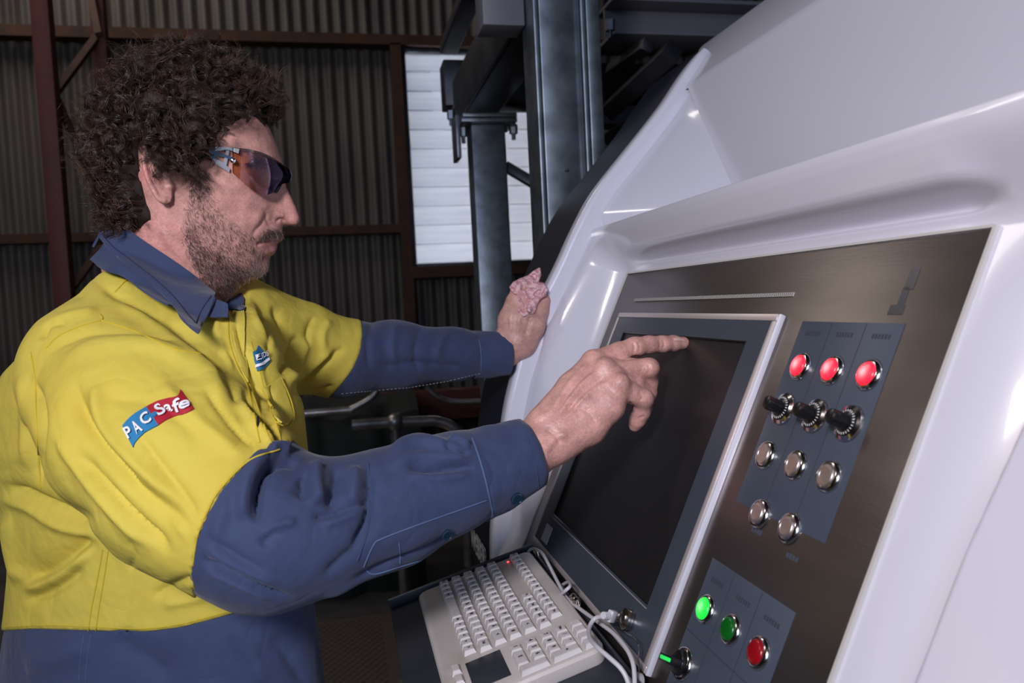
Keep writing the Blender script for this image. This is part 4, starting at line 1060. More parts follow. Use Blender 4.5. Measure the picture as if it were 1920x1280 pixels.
def skincol(V, N):
    x, y, z = topx(V); hx_, hy_, hs = w2f(V)
    c = np.tile(np.array([.560, .290, .245]), (len(V), 1))
    rn = np.random.RandomState(3)
    def blob(cx, cy, r, col, a, X=x, Y=y):
        w = (a*np.exp(-((X-cx)**2+(Y-cy)**2)/(r*r)))[:, None]; return c*(1-w)+np.array(col)*w
    for (cx, cy, r, col, a) in ((548, 405, 26, (.66, .27, .25), .5), (455, 375, 50, (.64, .32, .28), .5), (300, 460, 60, (.58, .24, .21), .6), (275, 330, 22, (.62, .24, .22), .7), (1110, 740, 60, (.58, .31, .28), .4), (985, 600, 60, (.50, .29, .24), .7)):
        c = blob(cx, cy, r, col, a)
    # lips
    lip = polysd(hx_, hy_, [(484, 451), (500, 446), (515, 444), (532, 445), (530, 455), (521, 472), (508, 476), (495, 466)])
    w = sstep(-lip/4+.5)[:, None]*.7*(hx_ > 470)[:, None]; c = c*(1-w)+np.array([.56, .22, .21])*w
    dl, _s, _t = linedist(hx_, hy_, [(524, 451.5), (508, 452), (494, 454), (482, 457.5)]); w = (np.exp(-(dl/1.8)**2)*.75*(hx_ > 470))[:, None]; c = c*(1-w)+np.array([.10, .03, .03])*w  # shade in the crease between the lips, put into the skin colour
    # stubble shade under the beard
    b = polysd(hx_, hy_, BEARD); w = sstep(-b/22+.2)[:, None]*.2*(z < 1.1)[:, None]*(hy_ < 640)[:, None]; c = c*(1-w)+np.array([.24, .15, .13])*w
    return np.clip(c, 0, 1)
BEARD = [(352, 318), (380, 305), (398, 318), (402, 350), (412, 385), (440, 408), (468, 428), (480, 436), (500, 425), (524, 424), (532, 432), (531, 443), (508, 446), (488, 452), (490, 466), (505, 478), (512, 474), (508, 484), (505, 500), (500, 512), (485, 524), (460, 532), (435, 558), (415, 572), (385, 545), (355, 500), (336, 455), (335, 410), (345, 370)]
HF = [([(524, 450), (508, 451), (494, 453), (484, 457)], 2.4, 3.2, 'gc'), ([(528, 449), (515, 447), (500, 448)], 3, 1.0, 'r'), ([(518, 467), (506, 472), (496, 470)], 4, 1.0, 'r'), ([(512, 480), (500, 484), (490, 482)], 5, 1.8, 'g'),
      ([(497, 388), (498, 402), (492, 418), (480, 432), (472, 446)], 4, 1.9, 'g'), ([(488, 392), (484, 408), (472, 425)], 9, 1.5, 'r'),
      ([(503, 398), (500, 408), (505, 420), (514, 426)], 2.6, 2.0, 'g'), ([(516, 418), (526, 411), (536, 417)], 3.2, 2.6, 'g'), ([(511, 410), (520, 403), (536, 404)], 5, 1.2, 'r'),
      ([(475, 332), (483, 326), (495, 325), (504, 329)], 1.8, 1.4, 'g'), ([(478, 337), (488, 341), (500, 338)], 1.8, 1.0, 'g'), ([(470, 350), (485, 356), (505, 352)], 5, 1.2, 'g'),
      ([(462, 308), (490, 303), (515, 306)], 7, 2.2, 'r'), ([(500, 262), (510, 270), (514, 280)], 3, .5, 'g'), ([(478, 258), (498, 264), (512, 272)], 3, .4, 'g'),
      ([(336, 345), (338, 365), (334, 385)], 2, .8, 'g'), ([(329, 348), (331, 364), (328, 380)], 2, .6, 'g'), ([(300, 420), (320, 460), (360, 500)], 7, 1.8, 'r'), ([(330, 415), (360, 455), (400, 500)], 8, 1.5, 'g')]
def skin_mesh(f, lo, hi, vox, FL=None, it=1, head=False):
    V, F = surfnets(f, lo, hi, vox); V = relax(V, F, it)
    N = vnormals(V, F)
    if FL and head:
        a, b, s = w2f(V)
        q = np.stack([a, b], 1); disp = np.zeros(len(V)); fc = sstep((np.abs(N@_c)-.05)/.3)
        for pl, w, am, kd in FL:
            P = crom(pl, 16); d, sg, t = linedist(a, b, P); tp = sstep(t/.25)*sstep((1-t)/.25) if kd[-1] != 'c' else 1
            disp += am*.001*np.exp(-(d/w)**2)*(1 if kd[0] == 'r' else -1)*tp*fc*(np.abs(s) < 95)
        V = V+N*disp[:, None]
    elif FL: V = folds(V, N, FL)
    return V, F
hlo = h2w(np.array([165, 600, 165, 600]), np.array([110, 110, 665, 665]), np.array([0., 0, 0, 0])); 
ext = 132*PXM*_c
lo = np.minimum((hlo-ext).min(0), (hlo+ext).min(0)); hi = np.maximum((hlo-ext).max(0), (hlo+ext).max(0))
hV, hF = skin_mesh(head_f, lo, hi, .0015, HF, 2, head=True)
def bbox(pts, m=.03):
    A = np.array([p for p, r in pts]); R_ = np.array([r for p, r in pts])[:, None]; return (A-R_).min(0)-m, (A+R_).max(0)+m
lo, hi = bbox(sh([(900, 905, .775, .03), (1290, 640, .885, .01), (1100, 830, .80, .03), (1030, 790, .80, .03), (1190, 800, .88, .01)]), .012)
rV, rF = skin_mesh(rhand_f, lo, hi, .0013, RF, 1)
lo, hi = bbox(sh([(905, 664, 1.25, .03), (1025, 560, 1.29, .012), (960, 530, 1.25, .01), (1010, 640, 1.25, .02)]), .012)
lV, lF = skin_mesh(lhand_f, lo, hi, .0022, LF, 1)
# torso and limbs under the clothes, coarse, so that head and hands belong to one body
HIP = at(285, 1500, .98)
def inner_f(P):
    d = torso(P)+.02
    d = smin(d, chain(P, [(p, r*.62) for p, r in NEAR]+sh([(985, 850, .793, .0275)]), .02), .03)
    d = smin(d, chain(P, [(p, r*.62) for p, r in FAR], .02), .03)
    d = smin(d, cone(P, h2w(300., 480., 0.), h2w(270., 640., 0.), .05, .06), .03)
    return smax(d, -(P[:, 2]-(HIP[2]-.06)), .01)
A = np.array([p for p, r in NEAR+FAR+[(at(300, 1620, .98), 0)]])
iV, iF = surfnets(inner_f, A.min(0)-.25, A.max(0)+.25, .012)
# legs and boots (below the picture) so that he stands on the floor
PV = []; PF = []
g0 = HIP[2]-.02
lat = nz(np.array(_c)*1.0*np.array([1, 1, 0])); fwd = nz(np.array([lat[1], -lat[0], 0]))
if fwd[0] < 0: fwd = -fwd
hipc = np.array([HIP[0], HIP[1], 0])
def legf(P, add=0):
    d = None
    for s in (-1, 1):
        a = hipc+lat*s*.10; 
        c = chain(P, [(a+[0, 0, g0], .10+add), (a+fwd*.03+[0, 0, .52], .072+add), (a-fwd*.02+[0, 0, .10], .055+add)], .02); d = c if d is None else smin(d, c, .03)
    return d
kV, kF = surfnets(lambda P: smax(smin(legf(P), ell(P, hipc+[0, 0, g0], (.17, .17, .14)), .05), .06-P[:, 2], .01), hipc-[.4, .4, 0], hipc+[.4, .4, g0+.2], .014)
mobj('trousers', kV, kF, M['nav'], pr, True)
for s in (-1, 1):
    a = hipc+lat*s*.10-fwd*.02
    bV, bF = surfnets(lambda P: smax(smin(chain(P, [(a+[0, 0, .16], .062), (a+[0, 0, .06], .058)], .02), chain(P, [(a+[0, 0, .045], .05), (a+fwd*.17+[0, 0, .035], .042)], .02), .03), -P[:, 2]+.001, .003), a-[.3, .3, .02], a+[.3, .3, .28], .01)
    mobj('boot', bV, bF, mat('boot_leather', (.08, .05, .03), .6), pr, True)
Vs = [hV, rV, lV, iV]; Fs = [hF, rF, lF, iF]; off = 0; FF = []
for v, f in zip(Vs, Fs): FF.append(f+off); off += len(v)
VV = np.vstack(Vs); FF = np.vstack(FF); NN = vnormals(VV, FF)
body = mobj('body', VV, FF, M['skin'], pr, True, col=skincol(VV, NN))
# eyeballs
M['eye'] = mat('eye_white', (.55, .5, .48), .15); M['iris'] = mat('brown_iris', (.03, .018, .012), .1)
for sgn in (-1, 1):
    c = f2w(491., 331.5, sgn*52.)
    ax = nz(_a+.12*_b*1.0)
    e = MB().lathe([(.0005, -.0125)]+[(.0125*math.cos(t), .0125*math.sin(t)) for t in np.linspace(-1.4, 1.4, 16)]+[(.0005, .0125)], c, ax, 24).build('eyeball', M['eye'], pr, smooth=True)
    i_ = MB().lathe([(.0058, .0108), (.0040, .0124), (.001, .0130)], c, ax, 20).build('iris', M['iris'], None, smooth=True); i_.parent = e; i_.matrix_parent_inverse = Matrix.Identity(4)
# --- hair
HAIRR = [(505, 240), (478, 214), (448, 222), (412, 240), (392, 270), (376, 298), (348, 314), (322, 300), (306, 262), (280, 250), (258, 275), (258, 330), (272, 375), (282, 408), (262, 425), (225, 430), (185, 350), (185, 250), (225, 170), (300, 120), (390, 120), (460, 150), (505, 205)]
hN = vnormals(hV, hF); ax_, ay_, as_ = w2f(hV); mx_, my_, _ = w2h(hV)
rootm = (polysd(ax_, ay_, HAIRR) < -2) & (np.abs(as_) <= head_hw(mx_, my_)+6)
ridx = np.where(rootm)[0]
def inmass(P):
    x, y, s = w2f(P); r = polysd(x, y, HAIRR); k = sstep(-r/40+.15)
    u = np.sin(x*.13+np.sin(y*.09)*2)*np.sin(y*.12+x*.03)*np.sin(s*.11+x*.05)
    d = (np.abs(s)-head_hw(x, y)); e = bil(_sdg, x, y)
    base = np.where(e > 0, np.hypot(e, np.maximum(np.abs(s)-0, 0)), d*.8)
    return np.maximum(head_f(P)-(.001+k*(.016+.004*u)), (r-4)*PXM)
hl = h2w(np.array([120, 560, 120, 560]), np.array([60, 60, 460, 460]), np.zeros(4)); ext = 165*PXM*_c
lo = np.minimum((hl-ext).min(0), (hl+ext).min(0)); hi = np.maximum((hl-ext).max(0), (hl+ext).max(0))
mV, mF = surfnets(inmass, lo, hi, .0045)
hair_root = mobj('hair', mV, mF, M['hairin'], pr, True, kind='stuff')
def strands(name, S, R, C, m, parent, taper=.35):
    'S (n,k,3) polylines, R radius (n,), C (n,3) colour -> triangular tubes in one mesh'
    n, k, _ = S.shape
    T = np.gradient(S, axis=1); T /= np.linalg.norm(T, axis=2, keepdims=True)+1e-9
    ref = np.array([.31, .87, .38]); A_ = np.cross(T, ref); A_ /= np.linalg.norm(A_, axis=2, keepdims=True)+1e-9; B_ = np.cross(T, A_)
    rr = (R[:, None]*(1-(1-taper)*np.linspace(0, 1, k)[None]**2))[..., None]
    ring = [S+rr*(A_*math.cos(q)+B_*math.sin(q)) for q in (0, 2.094, 4.189)]
    V = np.stack(ring, 2).reshape(-1, 3)
    b = (np.arange(n)[:, None]*k*3+np.arange(k-1)[None]*3).reshape(-1)
    F = np.concatenate([np.stack([b+q, b+(q+1) % 3, b+3+(q+1) % 3, b+3+q], 1) for q in range(3)])
    return mobj(name, V, F, m, parent, True, col=np.repeat(C, k*3, axis=0), kind='stuff')
rs = np.random.RandomState(11)
def curls(nclump, per, seed, region=None, Lr=(.05, .085), rad=(.0055, .0120)):
    rs = np.random.RandomState(seed); ids = ridx
    cand = ids[rs.randint(0, len(ids), nclump*3)]
    # favour the side that the room sees, keep some on the far side
    keep = (as_[cand] < 20) | (rs.rand(len(cand)) < .35); cand = cand[keep][:nclump]
    k = 26; S = []; C = []; R = []
    tt = np.linspace(0, 1, k)
    for i in cand:
        p = hV[i]; n = hN[i]; x, y = ax_[i], ay_[i]
        L = rs.uniform(*Lr)
        g = _b*.55
        if x > 430: flow = _a*.75-_b*.35      # fringe lifts forward
        elif y > 300: flow = _b*.8-_a*.15; L *= .75
        elif y < 190: flow = -_b*.5+_a*rs.uniform(-.4, .5)
        else: flow = -_a*.25+_b*.15
        if 385 < x < 470 and 215 < y < 290: L *= .6
        if x > 470 and y > 205: L *= .5
        rd = rs.normal(size=3)*.35
        d0 = n*1.0+rd*.5; d1 = n*.45+flow+g+rd
        dirs = d0[None]*(1-tt[:, None])+d1[None]*tt[:, None]; dirs /= np.linalg.norm(dirs, axis=1, keepdims=True)
        tang = nz(np.cross(n, rs.normal(size=3))); r0 = rs.uniform(*rad); turns = rs.uniform(1.0, 2.1)*(1 if rs.rand() < .5 else -1); ph = rs.uniform(0, 6.28)
        path = p+np.cumsum(dirs*(L*.62/k), axis=0)
        e1 = nz(np.cross(d1, [.3, .2, .9])); e2 = nz(np.cross(d1, e1))
        br = rs.uniform(.55, 1.25); warm = rs.uniform(.85, 1.25)
        for q in range(per):
            o = rs.normal(size=3)*.0007; rq = r0*rs.uniform(.8, 1.15)*np.minimum(tt*2.2, 1)*(1-.25*tt); a = ph+turns*2*math.pi*tt+rs.normal()*.10
            fr = 1+rs.normal()*.022
            q_ = p+(path-p)*fr+o*(.4+1.6*tt[:, None])+(e1*np.cos(a)[:, None]+e2*np.sin(a)[:, None])*rq[:, None]
            q_ = q_-(e1*math.cos(ph)+e2*math.sin(ph))*rq[0]
            S.append(q_); f = br*rs.uniform(.7, 1.35); C.append((.036*f*warm, .020*f, .013*f)); R.append(rs.uniform(.00022, .00036))
    return np.array(S), np.array(R), np.array(C)
S, R_, C = curls(760, 13, 5)
strands('curls', S, R_, C, M['hair'], hair_root)
S, R_, C = curls(420, 2, 9, Lr=(.07, .105), rad=(.006, .013))
strands('flyaway_hairs', S, R_*.7, C*2.6, M['hair'], hair_root)
def over_ear():
    rs = np.random.RandomState(4); k = 24; tt = np.linspace(0, 1, k); S = []; C = []; R = []
    cand = np.where((polysd(ax_, ay_, [(268, 225), (380, 215), (392, 262), (372, 296), (345, 306), (318, 292), (300, 262), (268, 250)]) < 0) & (as_ < 0))[0]
    cand = rs.choice(cand, 95)
    for i in cand:
        p = hV[i]; n = -_c; L = rs.uniform(.045, .075); d0 = n*1.1+rs.normal(size=3)*.2; d1 = _b*1.0-_a*.18+rs.normal(size=3)*.3
        dirs = d0[None]*(1-tt[:, None])**1.5+d1[None]*tt[:, None]; dirs /= np.linalg.norm(dirs, axis=1, keepdims=True)
        path = p+np.cumsum(dirs*(L*.72/k), axis=0); e1 = nz(np.cross(d1, _c)); e2 = nz(np.cross(d1, e1)); r0 = rs.uniform(.004, .009); turns = rs.uniform(1.2, 2.2)*(1 if rs.rand() < .5 else -1); ph = rs.uniform(0, 6.28); br = rs.uniform(.6, 1.3)
        for q in range(14):
            a = ph+turns*6.283*tt+rs.normal()*.13; rq = r0*rs.uniform(.8, 1.15)*np.minimum(tt*2.2, 1); fr = 1+rs.normal()*.022
            S.append(p+(path-p)*fr+rs.normal(size=3)*.0007*(.4+1.6*tt[:, None])+(e1*np.cos(a)[:, None]+e2*np.sin(a)[:, None])*rq[:, None]); f = br*rs.uniform(.7, 1.35); C.append((.040*f, .021*f, .013*f)); R.append(rs.uniform(.0002, .00032))
    strands('curls_over_ear', np.array(S), np.array(R), np.array(C), M['hair'], hair_root)
over_ear()
# --- beard, moustache and eyebrow
def short(name, poly, n, L, dirf, colf, seed, rad=.00012, lim=None):
    rs = np.random.RandomState(seed); sdv = polysd(ax_, ay_, poly); dens = sstep(-sdv/14)
    ids = np.where((sdv < 0) & (as_ < 0) & (np.abs(as_) > 1) )[0]; pb = dens[ids]+.02; ids = rs.choice(ids, n, p=pb/pb.sum())
    S = []; C = []
    for i in ids:
        nn = hN[i]; d = dirf(ax_[i], ay_[i])+rs.normal(size=3)*.38; d = d-nn*(d@nn); d = nz(d)
        l = rs.uniform(*L); t = np.linspace(0, 1, 5)[:, None]; b = rs.normal(size=3)*.3
        S.append(hV[i]+rs.normal(size=3)*.0004+(nn*.42*(t-.45*t*t)+d*t*.9+b*t*t*.5)*l); C.append(colf(ax_[i], ay_[i], rs))
    return strands(name, np.array(S), np.full(len(S), rad), np.array(C), M['beard'], pr, .5)
def bdir(x, y):
    if x > 478 and y < 450: return _b*1.0+_a*.15
    if x > 470: return _b*.9-_a*.05
    return _b*.9+_a*.45
def bcol(x, y, rs):
    g = np.clip((x-430)/70, 0, 1)*np.clip((y-470)/30, 0, 1)*.75+.12
    if rs.rand() < g: f = rs.uniform(.6, 1.1); return (.42*f, .37*f, .34*f)
    f = rs.uniform(.5, 1.4); return (.085*f, .050*f, .038*f)
short('beard', BEARD, 2500, (.003, .007), bdir, bcol, 21)
JAW = [(345, 420), (372, 440), (400, 462), (435, 482), (470, 500), (505, 495), (498, 514), (470, 527), (445, 545), (420, 568), (385, 540), (355, 495), (340, 450)]
short('jaw_beard', JAW, 1700, (.005, .010), bdir, bcol, 22)
short('moustache', [(482, 442), (500, 427), (524, 425), (531, 433), (530, 443), (508, 446), (488, 452)], 520, (.005, .009), lambda x, y: _b+_a*.35, bcol, 23)
short('eyebrow', [(466, 305), (490, 297), (514, 300), (522, 307), (512, 312), (490, 309), (470, 313)], 500, (.006, .010), lambda x, y: -_a*.8+_b*.1, lambda x, y, r: (.03, .018, .012), 24, rad=.0002)
short('sideburn', [(350, 318), (378, 303), (396, 318), (402, 355), (392, 375), (352, 372)], 260, (.004, .008), lambda x, y: _b+_a*.2, bcol, 25)
# ------------------------------------------------------------------ shirt
FOLDS = [
 # near sleeve, long drapes from the shoulder down to the elbow
 ([(140, 690), (150, 780), (215, 870), (300, 950), (370, 1010)], 16, 7, 'g'), ([(175, 700), (190, 800), (260, 880), (340, 950)], 14, 4, 'r'),
 ([(120, 830), (180, 900), (260, 985), (330, 1040)], 12, 6, 'g'), ([(100, 800), (150, 880), (230, 975), (300, 1035)], 12, 5, 'r'),
 ([(250, 800), (300, 870), (345, 930), (378, 985)], 9, 2.5, 'g'), ([(230, 880), (300, 950), (360, 1015)], 9, 3, 'r'),
 ([(60, 700), (75, 780), (70, 860), (80, 920)], 8, 4, 'g'), ([(40, 690), (50, 780), (48, 880)], 10, 4, 'r'),
 ([(85, 640), (95, 660), (120, 640), (180, 620), (280, 625), (360, 660)], 8, 2.5, 'g'), ([(100, 690), (180, 650), (280, 645), (370, 690), (440, 760)], 14, 4, 'r'),
 ([(200, 560), (260, 590), (330, 640), (400, 700), (450, 760)], 10, 3, 'r'), ([(190, 540), (260, 575), (320, 610)], 8, 2, 'g'),
 ([(440, 740), (480, 800), (520, 842)], 9, 5, 'r'), ([(455, 720), (492, 785), (530, 835)], 6, 5, 'g'), ([(400, 690), (440, 740), (470, 800)], 9, 3, 'g'),
 ([(290, 700), (340, 760), (420, 830), (470, 865)], 14, 2.5, 'r'), ([(380, 720), (430, 790), (480, 845)], 6, 2, 'g'), ([(180, 740), (300, 760), (400, 830)], 20, 2, 'g'),
 ([(60, 590), (110, 560), (170, 545)], 9, 2.5, 'g'), ([(70, 615), (130, 590), (190, 580)], 7, 2, 'r'), ([(75, 640), (90, 610), (130, 600)], 6, 3, 'g'), ([(150, 500), (200, 540), (250, 560)], 7, 1.5, 'g'),
 # torso side
 ([(0, 905), (60, 935), (120, 960), (180, 985)], 12, 7, 'g'), ([(-10, 930), (50, 950), (110, 985), (190, 1010)], 10, 4, 'r'),
 ([(10, 960), (20, 1030), (40, 1100)], 12, 5, 'r'), ([(40, 1110), (110, 1080), (180, 1025)], 10, 6, 'r'), ([(45, 1090), (110, 1055), (175, 1000)], 16, 6, 'g'), ([(40, 1130), (100, 1105), (160, 1060)], 12, 4, 'g'),
 ([(280, 1120), (330, 1095), (370, 1080)], 7, 2.5, 'g'), ([(300, 1135), (360, 1125), (400, 1115)], 7, 2, 'r'), ([(240, 1010), (250, 1040), (245, 1075)], 5, 1.2, 'g'),
 ([(200, 1190), (260, 1230), (330, 1280)], 26, 4, 'g'), ([(40, 1250), (120, 1230), (170, 1200)], 20, 4, 'r'), ([(500, 1190), (540, 1230), (580, 1290)], 14, 4, 'g'), ([(430, 1170), (470, 1220), (500, 1290)], 16, 3, 'r'),
 # chest
 ([(440, 590), (452, 650), (480, 720), (505, 790)], 5, 3, 'g'), ([(470, 640), (490, 710), (515, 790), (525, 850)], 6, 2.5, 'r'), ([(480, 575), (500, 620), (510, 670)], 6, 3, 'g'), ([(465, 560), (488, 610), (520, 655)], 7, 3, 'r'),
 ([(300, 590), (360, 640), (420, 700)], 9, 2.5, 'g'), ([(500, 720), (508, 760), (500, 800)], 4, 2, 'g'), ([(405, 585), (412, 640), (440, 700)], 5, 2, 'r'),
 # far sleeve
 ([(510, 570), (530, 610), (545, 650)], 7, 4, 'g'), ([(560, 625), (545, 660), (528, 705)], 6, 5, 'g'), ([(585, 625), (560, 680), (540, 720)], 8, 3, 'r'), ([(540, 742), (580, 712), (620, 670), (650, 650)], 5, 5, 'g'),
 ([(535, 720), (580, 690), (630, 655)], 8, 4, 'r'), ([(590, 590), (578, 620), (580, 655)], 5, 3, 'g'), ([(620, 595), (605, 630), (610, 660)], 7, 2.5, 'r'), ([(550, 738), (590, 735), (630, 722)], 4, 3, 'g'),
 ([(700, 590), (690, 640), (695, 700)], 6, 3, 'g'), ([(745, 600), (735, 650), (745, 700)], 8, 3, 'r'), ([(790, 605), (780, 660), (790, 705)], 7, 3.5, 'g'), ([(840, 620), (820, 660), (830, 700)], 8, 3, 'r'), ([(700, 690), (780, 680), (880, 690)], 7, 2.5, 'g')]
NFOLDS = [
 ([(535, 855), (500, 880), (482, 930), (478, 985)], 8, 8, 'g'), ([(520, 845), (482, 870), (462, 920), (455, 980)], 14, 5, 'r'), ([(560, 872), (530, 865), (500, 872)], 6, 6, 'g'), ([(545, 850), (525, 843), (500, 850)], 9, 6, 'r'),
 ([(560, 895), (570, 910), (560, 935)], 12, 5, 'g'), ([(598, 865), (590, 900), (600, 950)], 15, 7, 'r'), ([(632, 872), (625, 920), (615, 960)], 9, 5, 'g'), ([(668, 870), (665, 910), (655, 950)], 14, 5, 'r'),
 ([(690, 870), (692, 930), (686, 980), (660, 1030)], 7, 5, 'g'), ([(700, 930), (670, 950), (620, 965), (580, 970)], 6, 4, 'g'), ([(690, 940), (650, 965), (600, 985)], 10, 3.5, 'r'),
 ([(720, 860), (760, 838), (800, 832), (860, 850), (885, 868)], 12, 6, 'r'), ([(760, 874), (800, 880), (850, 876), (892, 876)], 5, 5.5, 'g'), ([(720, 880), (780, 858), (840, 862), (890, 870)], 9, 3.5, 'r'), ([(830, 838), (852, 848), (882, 852)], 5, 5, 'g'), ([(840, 825), (862, 828), (882, 842)], 6, 5, 'r'),
 ([(760, 890), (830, 896), (890, 885)], 9, 2.5, 'r'), ([(520, 990), (500, 1010), (495, 1030)], 8, 3, 'g'), ([(560, 975), (520, 985), (490, 1010)], 8, 3, 'r'),
 ([(372, 1040), (420, 1070), (500, 1110), (560, 1125)], 7, 4, 'g'), ([(372, 1020), (440, 1060), (530, 1100)], 9, 2.5, 'r'), ([(380, 1000), (440, 1040), (500, 1075)], 6, 1.8, 'g'), ([(375, 1062), (450, 1098), (520, 1130)], 5, 3, 'r'),
 ([(700, 950), (690, 1000), (640, 1050), (600, 1085)], 10, 2.5, 'g'), ([(640, 1100), (720, 1060), (800, 1030), (870, 990)], 6, 2.5, 'g'), ([(600, 1128), (680, 1085), (760, 1055)], 6, 2, 'r'),
 ([(430, 930), (410, 990), (400, 1040)], 12, 2, 'r'), ([(900, 830), (925, 860), (950, 880)], 6, 1.5, 'g'), ([(930, 810), (950, 850), (985, 890)], 6, 1.2, 'r'), ([(960, 800), (975, 840), (1000, 880)], 5, 1.2, 'g'), ([(960, 940), (985, 925), (1005, 905)], 4, 1.2, 'g')]
def cloth(name, f, lo, hi, vox, m, FL, it=2, label=None):
    V, F = surfnets(f, lo, hi, vox); V = relax(V, F, it); N = vnormals(V, F); V = folds(V, N, FL)
    return mobj(name, V, F, m, pr, True, label=label), V, F
A = np.array([at(x, y, z) for x in (-60, 620) for y in (500, 1680) for z in (.78, 1.17)])
ylo = np.minimum(A.min(0), bbox(NEAR[:5])[0]); yhi = np.maximum(A.max(0), bbox(NEAR[:5]+FAR[:4])[1])
B1 = np.array([at(x, y, z) for x in (-40, 700) for y in (520, 1200) for z in (.62, 1.2)])
shirt, sV, sF = cloth('shirt', yellow_f, np.maximum(B1.min(0), ylo-.02), yhi+.02, .0032, M['yel'], FOLDS, label='bright yellow shirt body and upper sleeves')
B2 = np.array([at(x, y, z) for x in (-30, 610) for y in (1080, 1640) for z in (.74, 1.2)])
tail, tV, tF = cloth('shirt_tail', navy_torso_f, B2.min(0), B2.max(0), .0055, M['nav'], FOLDS, label='navy lower part of the shirt')
lo, hi = bbox(NEAR[2:], .02)
sl1, nV, nF = cloth('sleeve', navy_near_f, lo, hi, .0026, M['nav'], NFOLDS, label='navy near sleeve')
lo, hi = bbox(FAR[1:], .02)
sl2, fV, fF = cloth('sleeve', navy_far_f, lo, hi, .0036, M['nav'], FOLDS, label='navy far sleeve')
# cuffs: hollow tapered bands
def cuff(name, ctr, rad, th, lab, sq=(1, 1), folds_=None, n=56, m=14):
    'ctr: list of world points along the cuff'
    C_ = crom(np.array(ctr), m); rr = np.interp(np.linspace(0, 1, m), np.linspace(0, 1, len(rad)), rad)
    ax = nz(C_[-1]-C_[0]); e1 = nz(np.cross(ax, CAMP-C_[0])); e2 = np.cross(ax, e1); an = np.linspace(0, 2*math.pi, n+1)[:-1]
    G = np.array([[C_[i]+(e1*math.cos(a)*sq[0]+e2*math.sin(a)*sq[1])*(rr[i]+.0006*math.sin(5*a+i*.4)+.0005*math.sin(9*a-i*.7)) for i in range(m)] for a in an])
    Gi = np.array([[C_[i]+(e1*math.cos(a)*sq[0]+e2*math.sin(a)*sq[1])*(rr[i]-th) for i in range(m)] for a in an])
    V = np.vstack([G.reshape(-1, 3), Gi.reshape(-1, 3)]); F = grid_faces(n, m, True); k = n*m
    i = np.arange(n); j = (i+1) % n
    e_ = np.stack([i*m+m-1, j*m+m-1, j*m+m-1+k, i*m+m-1+k], 1); s_ = np.stack([i*m, i*m+k, j*m+k, j*m], 1)
    o = mobj(name, V, np.vstack([F, F[:, ::-1]+k, e_[:, ::-1], s_]), M['nav'], pr, True, label=lab)
    bm = bmesh.new(); bm.from_mesh(o.data); bmesh.ops.recalc_face_normals(bm, faces=bm.faces); bm.to_mesh(o.data); bm.free()
    return o, V
c1, c1V = cuff('cuff', [at(884, 893, .772), at(930, 876, .782), at(996, 849, .797)], [.0475, .0440, .0370], .0022, 'navy near cuff', (1.0, .95))
c2, c2V = cuff('cuff', [at(885, 665, 1.243), at(920, 664, 1.25), at(952, 662, 1.26)], [.0395, .038, .0365], .0022, 'navy far cuff')
# ray casting onto finished cloth, used to sew details on
def bvh(*obs):
    V = []; F = []
    for o in obs:
        n = len(V); V += [v.co.copy() for v in o.data.vertices]; F += [[i+n for i in p.vertices] for p in o.data.polygons]
    return BVHTree.FromPolygons(V, F)
T_y = bvh(shirt, tail); T_n = bvh(sl1, c1); T_f = bvh(sl2, c2); T_all = bvh(shirt, tail, sl1, c1, sl2, c2)
def hit(T, x, y, off=0.0):
    d = Vector([float(c) for c in nz(ray(x, y)@RW.T)]); h = T.ray_cast(Vector(CAMP.tolist()), d)
    if h[0] is None: return None
    n = h[1] if h[1].dot(d) < 0 else -h[1]; return np.array(h[0])+np.array(n)*off
def on(T, pts, off=0.0):
    out = []; last = None; miss = 0
    for x, y in pts:
        p = hit(T, x, y, off)
        if p is None: miss += 1; out.append(None)
        else: out.append(p)
    good = [topx(p)[2] for p in out if p is not None]
    if not good: return None
    for i, p in enumerate(out):
        if p is None:
            j = min((j for j in range(len(out)) if out[j] is not None), key=lambda j: abs(j-i)); out[i] = at(pts[i][0], pts[i][1], topx(out[j])[2])
    return np.array(out)
def seam(T, pl, m, r=.0008, name='seam', off=.0002, n=None, dash=False, parent=None):
    P = crom(pl, n or max(12, int(len(pl)*8))); Q = on(T, P, off)
    if Q is None: return
    keep = [hit(T, x, y) is not None for x, y in P]; Q = Q[keep]
    if len(Q) < 3: return
    if not dash: return MB().tube(Q, r, 6).build(name, m, parent or pr, smooth=True)
    mb = MB(); Q = lerp_poly(Q, 2*(n or 60))
    for i in range(0, len(Q)-1, 2): mb.tube([Q[i], Q[i+1]], r, 5)
    return mb.build(name, m, parent or pr, kind='stuff')
def sewn(name, T, top, bot, m, off=.0012, th=.0016, nu=24, nv=14, parent=None, **kw):
    a = crom(top, nu); b = crom(bot, nu); G = []
    for v in np.linspace(0, 1, nv): G.append(a*(1-v)+b*v)
    G = np.array(G).reshape(-1, 2); Q = on(T, G, off)
    if Q is None: return None
    Q = Q.reshape(nv, nu, 3)
    for _ in range(2): Q[1:-1, 1:-1] = (Q[1:-1, 1:-1]*2+Q[:-2, 1:-1]+Q[2:, 1:-1]+Q[1:-1, :-2]+Q[1:-1, 2:])/6
    return slab(name, Q, th, m, parent or pr, **kw)
